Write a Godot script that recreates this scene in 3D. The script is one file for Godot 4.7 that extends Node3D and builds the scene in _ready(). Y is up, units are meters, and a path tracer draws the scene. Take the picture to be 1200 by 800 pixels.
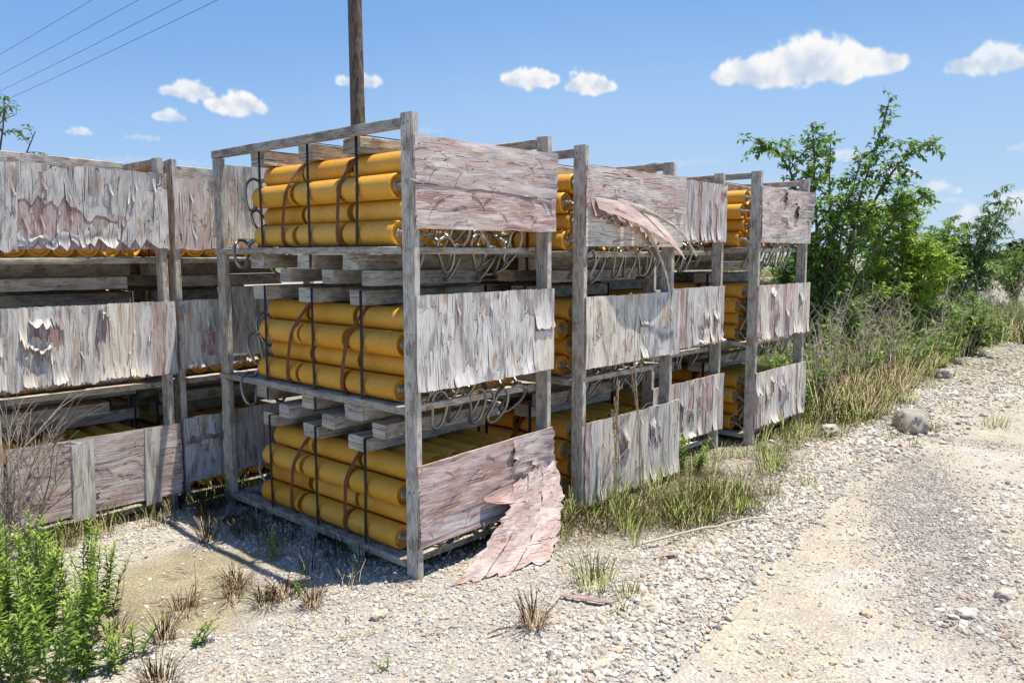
extends Node3D

var rng := RandomNumberGenerator.new()
var taken := {}
var M := {}
var roll_mesh: Array = []
var hook_meshes: Array = []
var hill := FastNoiseLite.new()
var patch := FastNoiseLite.new()
const RIGHT := Vector3(0.669, 0, 0.743)
const AWAY := Vector3(0.743, 0, -0.669)

# ---------------------------------------------------------------- naming
func numbered(parent: Node, called: String) -> String:
	var key := str(parent.get_instance_id()) + called
	var k: int = taken.get(key, 0)
	taken[key] = k + 1
	return called if k == 0 else "%s_%03d" % [called, k]

func tag(o: Node, label: String, category: String, group := "") -> void:
	o.set_meta("label", label)
	o.set_meta("category", category)
	if group: o.set_meta("group", group)

func thing(called: String, at: Vector3, label: String, category: String, group := "", turn := 0.0) -> Node3D:
	var o := Node3D.new()
	o.name = numbered(self, called)
	add_child(o)
	o.position = at
	o.rotation.y = turn
	tag(o, label, category, group)
	return o

func put(parent: Node, called: String, mesh: Mesh, at := Vector3.ZERO) -> MeshInstance3D:
	var o := MeshInstance3D.new()
	o.name = numbered(parent, called)
	o.mesh = mesh
	parent.add_child(o)
	o.position = at
	return o

func copies(called: String, mesh: Mesh, where: Array, tints: PackedColorArray, kind := "stuff") -> MultiMeshInstance3D:
	var mm := MultiMesh.new()
	mm.transform_format = MultiMesh.TRANSFORM_3D
	mm.use_colors = tints.size() > 0
	mm.mesh = mesh
	mm.instance_count = where.size()
	for i in where.size():
		mm.set_instance_transform(i, where[i])
		if tints.size() > 0: mm.set_instance_color(i, tints[i])
	var o := MultiMeshInstance3D.new()
	o.name = numbered(self, called)
	o.multimesh = mm
	add_child(o)
	o.set_meta("kind", kind)
	return o

func rr(a: float, b: float) -> float:
	return rng.randf_range(a, b)

# ---------------------------------------------------------------- mesh collector (triangles given counter-clockwise)
class MB:
	var v := PackedVector3Array()
	var n := PackedVector3Array()
	var uv := PackedVector2Array()
	var c := PackedColorArray()
	var idx := PackedInt32Array()
	func vert(p: Vector3, nn: Vector3, u: Vector2, col: Color) -> int:
		v.append(p); n.append(nn); uv.append(u); c.append(col)
		return v.size() - 1
	func tri(a: int, b: int, d: int) -> void:
		idx.append(a); idx.append(d); idx.append(b)
	func quad(a: int, b: int, d: int, e: int) -> void:
		tri(a, b, d); tri(a, d, e)
	func flat(p: Array, u: Array, col: Color) -> void:
		var nn: Vector3 = (p[1] - p[0]).cross(p[2] - p[0]).normalized()
		var a := vert(p[0], nn, u[0], col)
		var b := vert(p[1], nn, u[1], col)
		var d := vert(p[2], nn, u[2], col)
		tri(a, b, d)
		if p.size() > 3:
			var e := vert(p[3], nn, u[3], col)
			tri(a, d, e)
	func leaf(base: Vector3, dir: Vector3, side: Vector3, up: Vector3, l: float, w: float, col: Color, droop: float) -> void:
		var m := base + dir * l * 0.45
		var t := base + dir * l - up * l * droop
		var lift := up * w * 0.35
		var li := m - side * w + lift
		var ri := m + side * w + lift
		var nl := (up + side * 0.35).normalized()
		var nr := (up - side * 0.35).normalized()
		var b0 := vert(base, nl, Vector2(0, 0), col)
		var m0 := vert(m, nl, Vector2(0.5, 0), col)
		var t0 := vert(t, nl, Vector2(1, 0), col)
		var l0 := vert(li, nl, Vector2(0.5, 1), col)
		var b1 := vert(base, nr, Vector2(0, 0), col)
		var m1 := vert(m, nr, Vector2(0.5, 0), col)
		var t1 := vert(t, nr, Vector2(1, 0), col)
		var r1 := vert(ri, nr, Vector2(0.5, 1), col)
		tri(b0, m0, l0); tri(m0, t0, l0)
		tri(b1, r1, m1); tri(m1, r1, t1)
	func tube(pts: Array, r0: float, r1: float, sides: int, col: Color, closed := false) -> void:
		var cnt := pts.size()
		var start := v.size()
		var side := Vector3.ZERO
		for k in cnt:
			var t: Vector3
			if closed:
				t = (pts[(k + 1) % cnt] - pts[(k - 1 + cnt) % cnt]).normalized()
			else:
				t = (pts[mini(k + 1, cnt - 1)] - pts[maxi(k - 1, 0)]).normalized()
			if side == Vector3.ZERO:
				side = t.cross(Vector3(0.31, 0.2, 0.93)).normalized()
			side = (side - t * side.dot(t)).normalized()
			var up := t.cross(side)
			var r := lerpf(r0, r1, float(k) / maxf(1.0, cnt - 1))
			for s in sides:
				var a := TAU * s / sides
				var d := side * cos(a) + up * sin(a)
				vert(pts[k] + d * r, d, Vector2(k * 0.2, float(s) / sides * 0.3), col)
		var last := cnt if closed else cnt - 1
		for k in last:
			var k2 := (k + 1) % cnt
			for s in sides:
				var s2 := (s + 1) % sides
				quad(start + k * sides + s, start + k * sides + s2, start + k2 * sides + s2, start + k2 * sides + s)
	# revolve a profile of (radius, height along axis) about `axis`, each segment with its own normals
	func lathe(prof: Array, sides: int, col: Color) -> void:
		for k in prof.size() - 1:
			var p: Vector2 = prof[k]
			var q: Vector2 = prof[k + 1]
			var d := (q - p).normalized()
			var start := v.size()
			for s in sides + 1:
				var a := TAU * s / sides
				var e := Vector3(cos(a), sin(a), 0)
				var nn := (e * d.y + Vector3(0, 0, -d.x)).normalized()
				vert(e * p.x + Vector3(0, 0, p.y), nn, Vector2(p.y * 2.0, float(s) / sides), col)
				vert(e * q.x + Vector3(0, 0, q.y), nn, Vector2(q.y * 2.0, float(s) / sides), col)
			for s in sides:
				quad(start + s * 2, start + s * 2 + 2, start + s * 2 + 3, start + s * 2 + 1)
	func into(am: ArrayMesh, mat: Material) -> ArrayMesh:
		var a := []
		a.resize(Mesh.ARRAY_MAX)
		a[Mesh.ARRAY_VERTEX] = v
		a[Mesh.ARRAY_NORMAL] = n
		a[Mesh.ARRAY_TEX_UV] = uv
		a[Mesh.ARRAY_COLOR] = c
		a[Mesh.ARRAY_INDEX] = idx
		am.add_surface_from_arrays(Mesh.PRIMITIVE_TRIANGLES, a)
		am.surface_set_material(am.get_surface_count() - 1, mat)
		return am
	func mesh(mat: Material) -> ArrayMesh:
		return into(ArrayMesh.new(), mat)

# a curved sheet with thickness from an array of rows of points; out = facing side
func sheet(rows: Array, thick: float, mat: Material, col: Color, uvs: Vector2, uvo: Vector2, flip := false, swap := false, mb: MB = null) -> ArrayMesh:
	if mb == null: mb = MB.new()
	var nu := rows.size()
	var nv: int = rows[0].size()
	var front := []
	for side in 2:
		var start := mb.v.size()
		for i in nu:
			for j in nv:
				var p: Vector3 = rows[i][j]
				var du: Vector3 = rows[mini(i + 1, nu - 1)][j] - rows[maxi(i - 1, 0)][j]
				var dv: Vector3 = rows[i][mini(j + 1, nv - 1)] - rows[i][maxi(j - 1, 0)]
				var nn := du.cross(dv).normalized()
				if flip: nn = -nn
				var t := Vector2(float(i) / (nu - 1), float(j) / (nv - 1)) * uvs + uvo
				if swap: t = Vector2(t.y, t.x)
				mb.vert(p if side == 0 else p - nn * thick, nn if side == 0 else -nn, t, col)
		for i in nu - 1:
			for j in nv - 1:
				var a := start + i * nv + j
				if (side == 0) != flip: mb.quad(a, a + nv, a + nv + 1, a + 1)
				else: mb.quad(a, a + 1, a + nv + 1, a + nv)
		front.append(start)
	# rim
	var ring := []
	for i in nu: ring.append(i * nv)
	for j in range(1, nv): ring.append((nu - 1) * nv + j)
	for i in range(nu - 2, -1, -1): ring.append(i * nv + nv - 1)
	for j in range(nv - 2, 0, -1): ring.append(j)
	for k in ring.size():
		var a: int = ring[k]
		var b: int = ring[(k + 1) % ring.size()]
		var pa := mb.v[front[0] + a]
		var pb := mb.v[front[0] + b]
		var qa := mb.v[front[1] + a]
		var qb := mb.v[front[1] + b]
		var u := mb.uv[front[0] + a]
		if flip: mb.flat([pa, pb, qb, qa], [u, u, u, u], col)
		else: mb.flat([pb, pa, qa, qb], [u, u, u, u], col)
	return mb.mesh(mat)

# ---------------------------------------------------------------- textures and materials
func noise_bytes(seed_: int, w: int, h: int, freq: float, W: int, H: int, octaves := 3) -> PackedByteArray:
	var f := FastNoiseLite.new()
	f.seed = seed_
	f.noise_type = FastNoiseLite.TYPE_SIMPLEX_SMOOTH
	f.frequency = freq
	f.fractal_octaves = octaves
	var im := f.get_seamless_image(w, h)
	im.convert(Image.FORMAT_L8)
	if w != W or h != H: im.resize(W, H, Image.INTERPOLATE_CUBIC)
	return im.get_data()

# grain runs along u. Returns [albedo, height]
func wood(seed_: int, W: int, H: int, dark: Color, mid: Color, light: Color, stain: Color, stain_share: float, crack: float, contrast := 1.5) -> Array:
	var fine := noise_bytes(seed_, W / 14, H, 0.22, W, H)
	var broad := noise_bytes(seed_ + 1, W / 8, H / 3, 0.05, W, H, 4)
	var ridge := noise_bytes(seed_ + 5, W / 6, H / 2, 0.022, W, H, 4)
	var gouge := noise_bytes(seed_ + 6, W / 10, H / 3, 0.045, W, H, 4)
	var blot := noise_bytes(seed_ + 2, W / 12, H / 5, 0.055, W, H, 4)
	var split := noise_bytes(seed_ + 3, W / 64, H, 0.16, W, H, 2)
	var spec := noise_bytes(seed_ + 4, W / 2, H, 0.35, W, H, 2)
	var px := PackedByteArray()
	px.resize(W * H * 3)
	var ht := PackedByteArray()
	ht.resize(W * H)
	for i in W * H:
		var t := (fine[i] * 0.55 + broad[i] * 0.45 + (spec[i] - 128) * 0.25) / 255.0
		t = clampf((t - 0.5) * contrast + 0.5, 0.0, 1.0)
		var c := dark.lerp(mid, t * 2.0) if t < 0.5 else mid.lerp(light, t * 2.0 - 1.0)
		var s := smoothstep(1.0 - stain_share - 0.05, 1.0 - stain_share + 0.05, ((blot[i] * 0.8 + fine[i] * 0.2) / 255.0 - 0.5) * 1.5 + 0.5)
		c = c.lerp(stain, s * 0.85)
		var k := smoothstep(0.24, 0.13, split[i] / 255.0) * crack
		var line := smoothstep(3.2, 0.8, absf(ridge[i] - 128.0)) * smoothstep(110.0, 150.0, blot[i]) * crack
		c = c.lerp(Color(0.66, 0.50, 0.37), smoothstep(0.775, 0.83, gouge[i] / 255.0) * 0.5)
		c = c.lerp(Color(0.13, 0.115, 0.105), clampf(k * 0.85 + line * 0.75, 0.0, 0.9))
		px[i * 3] = int(clampf(c.r, 0, 1) * 255)
		px[i * 3 + 1] = int(clampf(c.g, 0, 1) * 255)
		px[i * 3 + 2] = int(clampf(c.b, 0, 1) * 255)
		ht[i] = int(clampf(t * 0.6 + 0.4 - (k + line) * 0.4 + s * 0.1, 0, 1) * 255)
	var a := Image.create_from_data(W, H, false, Image.FORMAT_RGB8, px)
	var b := Image.create_from_data(W, H, false, Image.FORMAT_L8, ht)
	return [ImageTexture.create_from_image(a), ImageTexture.create_from_image(b)]

func wood_material(tx: Array, relief: float) -> StandardMaterial3D:
	var m := StandardMaterial3D.new()
	m.albedo_texture = tx[0]
	m.vertex_color_use_as_albedo = true
	m.roughness = 0.92
	m.metallic_specular = 0.25
	var nm: Image = tx[1].get_image().duplicate()
	nm.bump_map_to_normal_map(relief)
	m.normal_enabled = true
	m.normal_texture = ImageTexture.create_from_image(nm)
	m.normal_scale = 1.0
	return m

func plain(col: Color, rough: float, metal := 0.0, vert := false, spec := 0.5) -> StandardMaterial3D:
	var m := StandardMaterial3D.new()
	m.albedo_color = col
	m.roughness = rough
	m.metallic = metal
	m.metallic_specular = spec
	m.vertex_color_use_as_albedo = vert
	return m

func leaf_material(through: float) -> StandardMaterial3D:
	var m := plain(Color.WHITE, 0.55, 0.0, true, 0.35)
	m.cull_mode = BaseMaterial3D.CULL_DISABLED
	m.backlight_enabled = true
	m.backlight = Color(through, through, through * 0.7)
	return m

func speckle(seed_: int, S: int, lo: float, hi: float, freq: float, warm: float) -> Array:
	var a := noise_bytes(seed_, S, S, freq, S, S, 3)
	var b := noise_bytes(seed_ + 1, S / 4, S / 4, 0.04, S, S, 4)
	var px := PackedByteArray()
	px.resize(S * S * 3)
	var ht := PackedByteArray()
	ht.resize(S * S)
	for i in S * S:
		var t := clampf((a[i] / 255.0 - 0.5) * 1.7 + 0.5 + (b[i] / 255.0 - 0.5) * 0.5, 0, 1)
		var g := lerpf(lo, hi, t)
		var w := (b[i] / 255.0 - 0.5) * warm
		px[i * 3] = int(clampf(g + w, 0, 1) * 255)
		px[i * 3 + 1] = int(clampf(g + w * 0.3, 0, 1) * 255)
		px[i * 3 + 2] = int(clampf(g - w, 0, 1) * 255)
		ht[i] = int(t * 255)
	return [ImageTexture.create_from_image(Image.create_from_data(S, S, false, Image.FORMAT_RGB8, px)), ImageTexture.create_from_image(Image.create_from_data(S, S, false, Image.FORMAT_L8, ht))]

func make_materials() -> void:
	M.lumber = wood_material(wood(11, 1024, 256, Color(0.53, 0.505, 0.47), Color(0.755, 0.73, 0.69), Color(0.87, 0.845, 0.80), Color(0.64, 0.57, 0.49), 0.2, 0.85, 1.35), 2.2)
	M.veneer = wood_material(wood(31, 512, 512, Color(0.60, 0.59, 0.585), Color(0.80, 0.785, 0.775), Color(0.90, 0.885, 0.87), Color(0.62, 0.60, 0.59), 0.25, 0.9, 1.6), 2.4)
	M.mixed = wood_material(wood(41, 512, 512, Color(0.58, 0.54, 0.53), Color(0.79, 0.74, 0.725), Color(0.90, 0.87, 0.855), Color(0.765, 0.68, 0.665), 0.42, 0.9, 1.6), 2.4)
	M.cream = wood_material(wood(51, 512, 512, Color(0.64, 0.605, 0.56), Color(0.85, 0.82, 0.775), Color(0.94, 0.92, 0.88), Color(0.72, 0.66, 0.60), 0.2, 0.7, 1.3), 2.4)
	M.pink = wood_material(wood(71, 512, 512, Color(0.55, 0.45, 0.435), Color(0.765, 0.685, 0.67), Color(0.88, 0.825, 0.81), Color(0.64, 0.525, 0.495), 0.3, 1.0, 1.6), 2.8)
	M.brown = wood_material(wood(91, 512, 256, Color(0.30, 0.25, 0.22), Color(0.47, 0.41, 0.37), Color(0.58, 0.52, 0.47), Color(0.36, 0.29, 0.25), 0.25, 0.9), 3.0)
	var sc := speckle(5, 256, 0.90, 1.0, 0.035, 0.03)
	for k in 3:
		var y := plain([Color(0.90, 0.67, 0.25), Color(0.87, 0.635, 0.21), Color(0.92, 0.70, 0.30)][k], 0.42, 0.0, false, 0.45)
		y.albedo_texture = sc[0]
		y.uv1_triplanar = true
		y.uv1_scale = Vector3.ONE * 6.0
		M["yellow%d" % k] = y
	M.steel = plain(Color(0.60, 0.59, 0.56), 0.33, 0.85)
	M.bearing = plain(Color(0.66, 0.65, 0.62), 0.4, 0.6)
	M.strap = plain(Color(0.22, 0.18, 0.16), 0.6, 0.3)
	M.rust = plain(Color(0.46, 0.28, 0.18), 0.8, 0.1)
	M.nail = plain(Color(0.16, 0.13, 0.12), 0.7, 0.3)
	M.leaf = leaf_material(0.75)
	M.blade = leaf_material(0.55)
	M.bark = plain(Color.WHITE, 0.9, 0.0, true, 0.2)
	var st := speckle(15, 256, 0.84, 1.0, 0.05, 0.06)
	var s := plain(Color.WHITE, 0.95, 0.0, true, 0.2)
	s.albedo_texture = st[0]
	s.uv1_triplanar = true
	s.uv1_scale = Vector3.ONE * 4.0
	M.stone = s
	var gt := speckle(25, 1024, 0.80, 1.0, 0.06, 0.04)
	var g := plain(Color.WHITE, 0.97, 0.0, true, 0.15)
	g.albedo_texture = gt[0]
	g.uv1_triplanar = true
	g.uv1_world_triplanar = true
	g.uv1_scale = Vector3.ONE * 0.75
	var gn: Image = gt[1].get_image().duplicate()
	gn.bump_map_to_normal_map(5.0)
	g.normal_enabled = true
	g.normal_texture = ImageTexture.create_from_image(gn)
	M.ground = g
	M.wire = plain(Color(0.3, 0.31, 0.33), 0.6, 0.2)

# ---------------------------------------------------------------- timber
func board(parent: Node, called: String, p0: Vector3, p1: Vector3, w: float, h: float, mat: Material, side := Vector3.ZERO, shade := -1.0, ragged := 0.0) -> MeshInstance3D:
	var mid := (p0 + p1) * 0.5
	var L := (p1 - p0).normalized()
	var half := (p1 - p0).length() * 0.5
	var S := side if side != Vector3.ZERO else (Vector3.UP.cross(L).normalized() if absf(L.y) < 0.9 else Vector3(1, 0, 0))
	var U := L.cross(S).normalized()
	var ch := 0.0035
	var a := w * 0.5
	var b := h * 0.5
	var sec := [Vector2(a, -b + ch), Vector2(a, b - ch), Vector2(a - ch, b), Vector2(-a + ch, b), Vector2(-a, b - ch), Vector2(-a, -b + ch), Vector2(-a + ch, -b), Vector2(a - ch, -b)]
	var s := shade if shade > 0 else rr(0.78, 1.1)
	var col := Color(s * rr(0.98, 1.03), s, s * rr(0.95, 1.0))
	var mb := MB.new()
	var rings := 5
	var bow := rr(-0.003, 0.003)
	var twist := rr(-0.02, 0.02)
	var uo := rr(0, 5)
	var vo := rr(0, 5)
	var pts := []
	for k in rings:
		var t := float(k) / (rings - 1) * 2.0 - 1.0
		var row := []
		for q in sec.size():
			var e: Vector2 = sec[q].rotated(twist * t)
			var j := 0.0
			if k == 0 or k == rings - 1: j = rr(-1, 1) * ragged
			row.append(L * (t * (half + j)) + S * (e.x + bow * (1 - t * t)) + U * e.y + Vector3(rr(-1, 1), rr(-1, 1), rr(-1, 1)) * 0.0008)
		pts.append(row)
	var per := [0.0]
	for q in sec.size(): per.append(per[q] + sec[q].distance_to(sec[(q + 1) % 8]))
	for k in rings - 1:
		for q in 8:
			var q2 := (q + 1) % 8
			var u0 := uo + float(k) / (rings - 1) * half * 2.0
			var u1 := uo + float(k + 1) / (rings - 1) * half * 2.0
			var v0: float = vo + per[q] / 0.3
			var v1: float = vo + per[q + 1] / 0.3
			mb.flat([pts[k][q], pts[k][q2], pts[k + 1][q2], pts[k + 1][q]], [Vector2(u0, v0), Vector2(u0, v1), Vector2(u1, v1), Vector2(u1, v0)], col)
	for e in 2:
		var row: Array = pts[0] if e == 0 else pts[rings - 1]
		var c3 := Vector3.ZERO
		for p in row: c3 += p / 8.0
		for q in 8:
			var p: Vector3 = row[q]
			var r: Vector3 = row[(q + 1) % 8]
			var ua := Vector2(uo, vo)
			var ub := Vector2(uo + sec[q].x * 0.4, vo + sec[q].y / 0.3)
			var uc := Vector2(uo + sec[(q + 1) % 8].x * 0.4, vo + sec[(q + 1) % 8].y / 0.3)
			if e == 0: mb.flat([c3, r, p], [ua, uc, ub], col * 0.9)
			else: mb.flat([c3, p, r], [ua, ub, uc], col * 0.9)
	return put(parent, called, mb.mesh(mat), mid)

# ---------------------------------------------------------------- plywood with veneer coming off in strips
# spec: grain "h"/"v", veneer materials and shares, loss, curl, strips
func panel(rack: Node3D, x0: float, x1: float, y0: float, y1: float, z: float, face: float, spec: Dictionary) -> MeshInstance3D:
	var W := x1 - x0
	var H := y1 - y0
	var mid := Vector3((x0 + x1) * 0.5, (y0 + y1) * 0.5, z)
	var nu := 15
	var nv := 9
	var rows := []
	var ra: float = spec.get("ragged", 0.01)
	var warp := rr(-0.012, 0.012)
	spec["warp"] = warp
	var tilt: float = spec.get("tilt", 0.0)
	var top := []
	var bot := []
	for i in nu:
		top.append(-absf(rr(0, ra)))
		bot.append(absf(rr(-ra, ra)))
	for i in nu:
		var row := []
		for j in nv:
			var a := float(i) / (nu - 1)
			var b := float(j) / (nv - 1)
			var y: float = lerpf(-H * 0.5 + bot[i], H * 0.5 + top[i] * 0.4, b) + tilt * (a - 0.5)
			var e: float = (rr(-ra, ra) * 0.6) if (i == 0 or i == nu - 1) else 0.0
			row.append(Vector3((a - 0.5) * W + e, y, face * (0.010 + warp * sin(a * PI) * (b - 0.5) * 2.0)))
		rows.append(row)
	var vertical: bool = spec.get("grain", "v") == "v"
	var bs: float = spec.get("base_shade", 1.0)
	var bm: Material = M[spec.get("base", "pink")]
	var uvs := Vector2(W, H * 2.0)
	var base_mesh: ArrayMesh
	var uo := Vector2(rr(0, 4), rr(0, 4))
	if vertical: base_mesh = sheet(rows, 0.0095, bm, Color(bs, bs, bs), Vector2(W * 2.0, H), uo, face < 0, true)
	else: base_mesh = sheet(rows, 0.0095, bm, Color(bs, bs, bs), uvs, uo, face < 0, false)
	var o := put(rack, "plywood_panel", base_mesh, mid)
	# nail heads along both edges
	var nails := MB.new()
	for sx in [-1, 1]:
		for k in 4:
			var c := Vector3(sx * (W * 0.5 - 0.025 + rr(-0.006, 0.006)), lerpf(-H * 0.42, H * 0.42, k / 3.0) + rr(-0.02, 0.02), face * 0.0125)
			for q in 6:
				var a := TAU * q / 6
				var b := TAU * (q + 1) / 6
				var pa := c + Vector3(cos(a), sin(a), 0) * 0.004
				var pb := c + Vector3(cos(b), sin(b), 0) * 0.004
				var cc := c + Vector3(0, 0, face * 0.0015)
				if face > 0: nails.flat([cc, pa, pb], [Vector2.ZERO, Vector2.ZERO, Vector2.ZERO], Color.WHITE)
				else: nails.flat([cc, pb, pa], [Vector2.ZERO, Vector2.ZERO, Vector2.ZERO], Color.WHITE)
	put(o, "nail_heads", nails.mesh(M.nail)).set_meta("kind", "stuff")
	# veneer: neighbouring strips share a wandering edge, so the sheet reads as one until it breaks
	var across := W if vertical else H
	var along := H if vertical else W
	var widths: Vector2 = spec.get("widths", Vector2(0.08, 0.25))
	var loss: float = spec.get("loss", 0.2)
	var curl: float = spec.get("curl", 0.02)
	var mats: Array = spec.get("veneer", ["veneer"])
	var shade: float = spec.get("shade", 1.0)
	var over: float = spec.get("over", 0.006)
	var ng := 13
	var edge := []
	for k in ng: edge.append(-0.001)
	var at := 0.0
	while at < across - 0.015 and loss < 0.99:
		var w := minf(rr(widths.x, widths.y), across - at)
		if across - at - w < 0.03: w = across - at
		var next := []
		var drift := rr(-0.02, 0.02)
		var last := at + w >= across - 0.001
		for k in ng:
			var t := float(k) / (ng - 1)
			var wob := 0.0 if last else drift * (t - 0.5) * 2.0 + rr(-0.006, 0.006)
			next.append(at + w + wob * minf(1.0, w / 0.08))
		var g := -rr(0.0, 0.004)
		while g < along - 0.02:
			var whole := rng.randf() < float(spec.get("whole", 0.5))
			var g1 := along + rr(-0.006, over) if whole else g + rr(0.2, 0.8) * along
			if along - g1 < 0.07: g1 = along + rr(-0.012, over)
			if g1 - g > 0.04 and rng.randf() > loss * 0.35:
				veneer_strip(o, vertical, W, H, edge, next, along, g, g1, face, curl, M[mats[rng.randi() % mats.size()]], shade * rr(0.93, 1.04), spec)
			g = g1 + (0.0 if rng.randf() > loss * 2.0 else rr(0.01, 0.16))
		at += w
		edge = next
	# small curled splinters
	if loss < 0.99:
		var nf: int = spec.get("flakes", 12)
		for q in 2:
			var mb := MB.new()
			for i in nf:
				var a := rr(0.03, across - 0.03)
				var g0 := rr(0.02, along - 0.16)
				var l := rr(0.05, 0.17)
				var w := rr(0.003, 0.013)
				var up := rr(0.002, 0.016) * curl / 0.02
				var dir := 1.0 if vertical or rng.randf() < 0.5 else -1.0
				var bend := rr(-0.2, 0.2)
				for k in 6:
					var t := k / 5.0
					var row := []
					for b in 3:
						var ww := w * (b - 1.0) * (1.0 - t * rr(0.5, 0.8))
						var gg := g0 + dir * l * (t - 0.3 * t * t)
						var aa := a + ww + bend * l * t
						var out := 0.0145 + up * t * t + warp * sin(clampf((aa if vertical else gg) / W, 0, 1) * PI) * (0.5 - (gg if vertical else aa) / H) * 2.0
						if vertical: row.append(Vector3(aa - W * 0.5, H * 0.5 - gg, face * out))
						else: row.append(Vector3(gg - W * 0.5, H * 0.5 - aa, face * out))
					fr_rows.append(row)
				var flip := (face > 0) if not vertical else (face < 0)
				if dir < 0: flip = not flip
				var sh := rr(0.88, 1.06)
				sheet(fr_rows.duplicate(), 0.0012, null, Color(sh, sh, sh), Vector2(0.15, 0.08), Vector2(rr(0, 5), rr(0, 5)), flip, false, mb)
				fr_rows.clear()
			var fo := put(o, "peeling_splinters", mb.mesh(M.pink if q == 0 and spec.get("base", "pink") == "pink" else M[mats[0]]))
			fo.set_meta("kind", "stuff")
	return o

var fr_rows := []

func veneer_strip(o: Node3D, vertical: bool, W: float, H: float, edge: Array, next: Array, along: float, g0: float, g1: float, face: float, curl: float, mat: Material, s: float, spec: Dictionary) -> void:
	var na := 10
	var ng := 13
	var tooth: float = spec.get("tooth", 0.035)
	var s0 := []
	var s1 := []
	for j in na:
		s0.append(g0 + absf(rr(0, tooth)) * rng.randf() * (0.2 if g0 < 0.01 else 1.0))
		s1.append(g1 - tooth * pow(rng.randf(), 1.5) * (float(spec.get("end_tooth", 0.3)) if g1 > along - 0.02 else 1.0))
	var lift := rr(0.0012, 0.0028)
	var c0 := curl * maxf(0.0, rr(-1.2, 1.0)) * (0.3 if g0 < 0.01 else 1.0)
	var c1 := curl * maxf(0.0, rr(-0.6, 1.3))
	var skew := rr(-0.5, 0.5)
	var rows := []
	var length := maxf(0.01, g1 - g0)
	var reach := minf(0.12, length * 0.45)
	var wav := rr(0.0, 0.0022)
	var ph := rr(0, 6)
	var crack := rr(0.0, 0.004) if rng.randf() < 0.5 else 0.0
	for k in ng:
		var row := []
		var t := float(k) / (ng - 1)
		for j in na:
			var b := float(j) / (na - 1)
			var g := lerpf(s0[j], s1[j], t)
			var e := clampf(g / along, 0, 1) * (ng - 1)
			var ei := mini(int(e), ng - 2)
			var ea := lerpf(edge[ei], edge[ei + 1], e - ei)
			var eb := lerpf(next[ei], next[ei + 1], e - ei) - crack * t
			var a := lerpf(ea, eb, b)
			var q0 := clampf(1.0 - t * length / reach, 0, 1)
			var q1 := clampf(1.0 - (1.0 - t) * length / reach, 0, 1)
			var out := 0.0108 + lift + c0 * q0 * q0 * (1.0 + skew * (b - 0.5)) + c1 * q1 * q1 * (1.0 - skew * (b - 0.5)) + wav * (1.0 + sin(ph + t * 7.0 + b * 3.0))
			g -= (c1 * q1 * q1 * 0.35) - (c0 * q0 * q0 * 0.35)
			var wx := (a if vertical else g) / W
			var wy := 0.5 - (g if vertical else a) / H
			out += float(spec.get("warp", 0.0)) * sin(clampf(wx, 0, 1) * PI) * wy * 2.0
			if vertical: row.append(Vector3(a - W * 0.5, H * 0.5 - g, face * out))
			else: row.append(Vector3(g - W * 0.5, H * 0.5 - a, face * out))
		rows.append(row)
	var flip := (face > 0) if not vertical else (face < 0)
	var col := Color(s * rr(0.99, 1.02), s, s * rr(0.98, 1.01))
	put(o, "veneer_strip", sheet(rows, 0.0014, mat, col, Vector2(length, 0.3), Vector2(rr(0, 5), rr(0, 5)), flip))

# ---------------------------------------------------------------- rack of three decks
const DECKS := [0.08, 0.88, 1.69]

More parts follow.
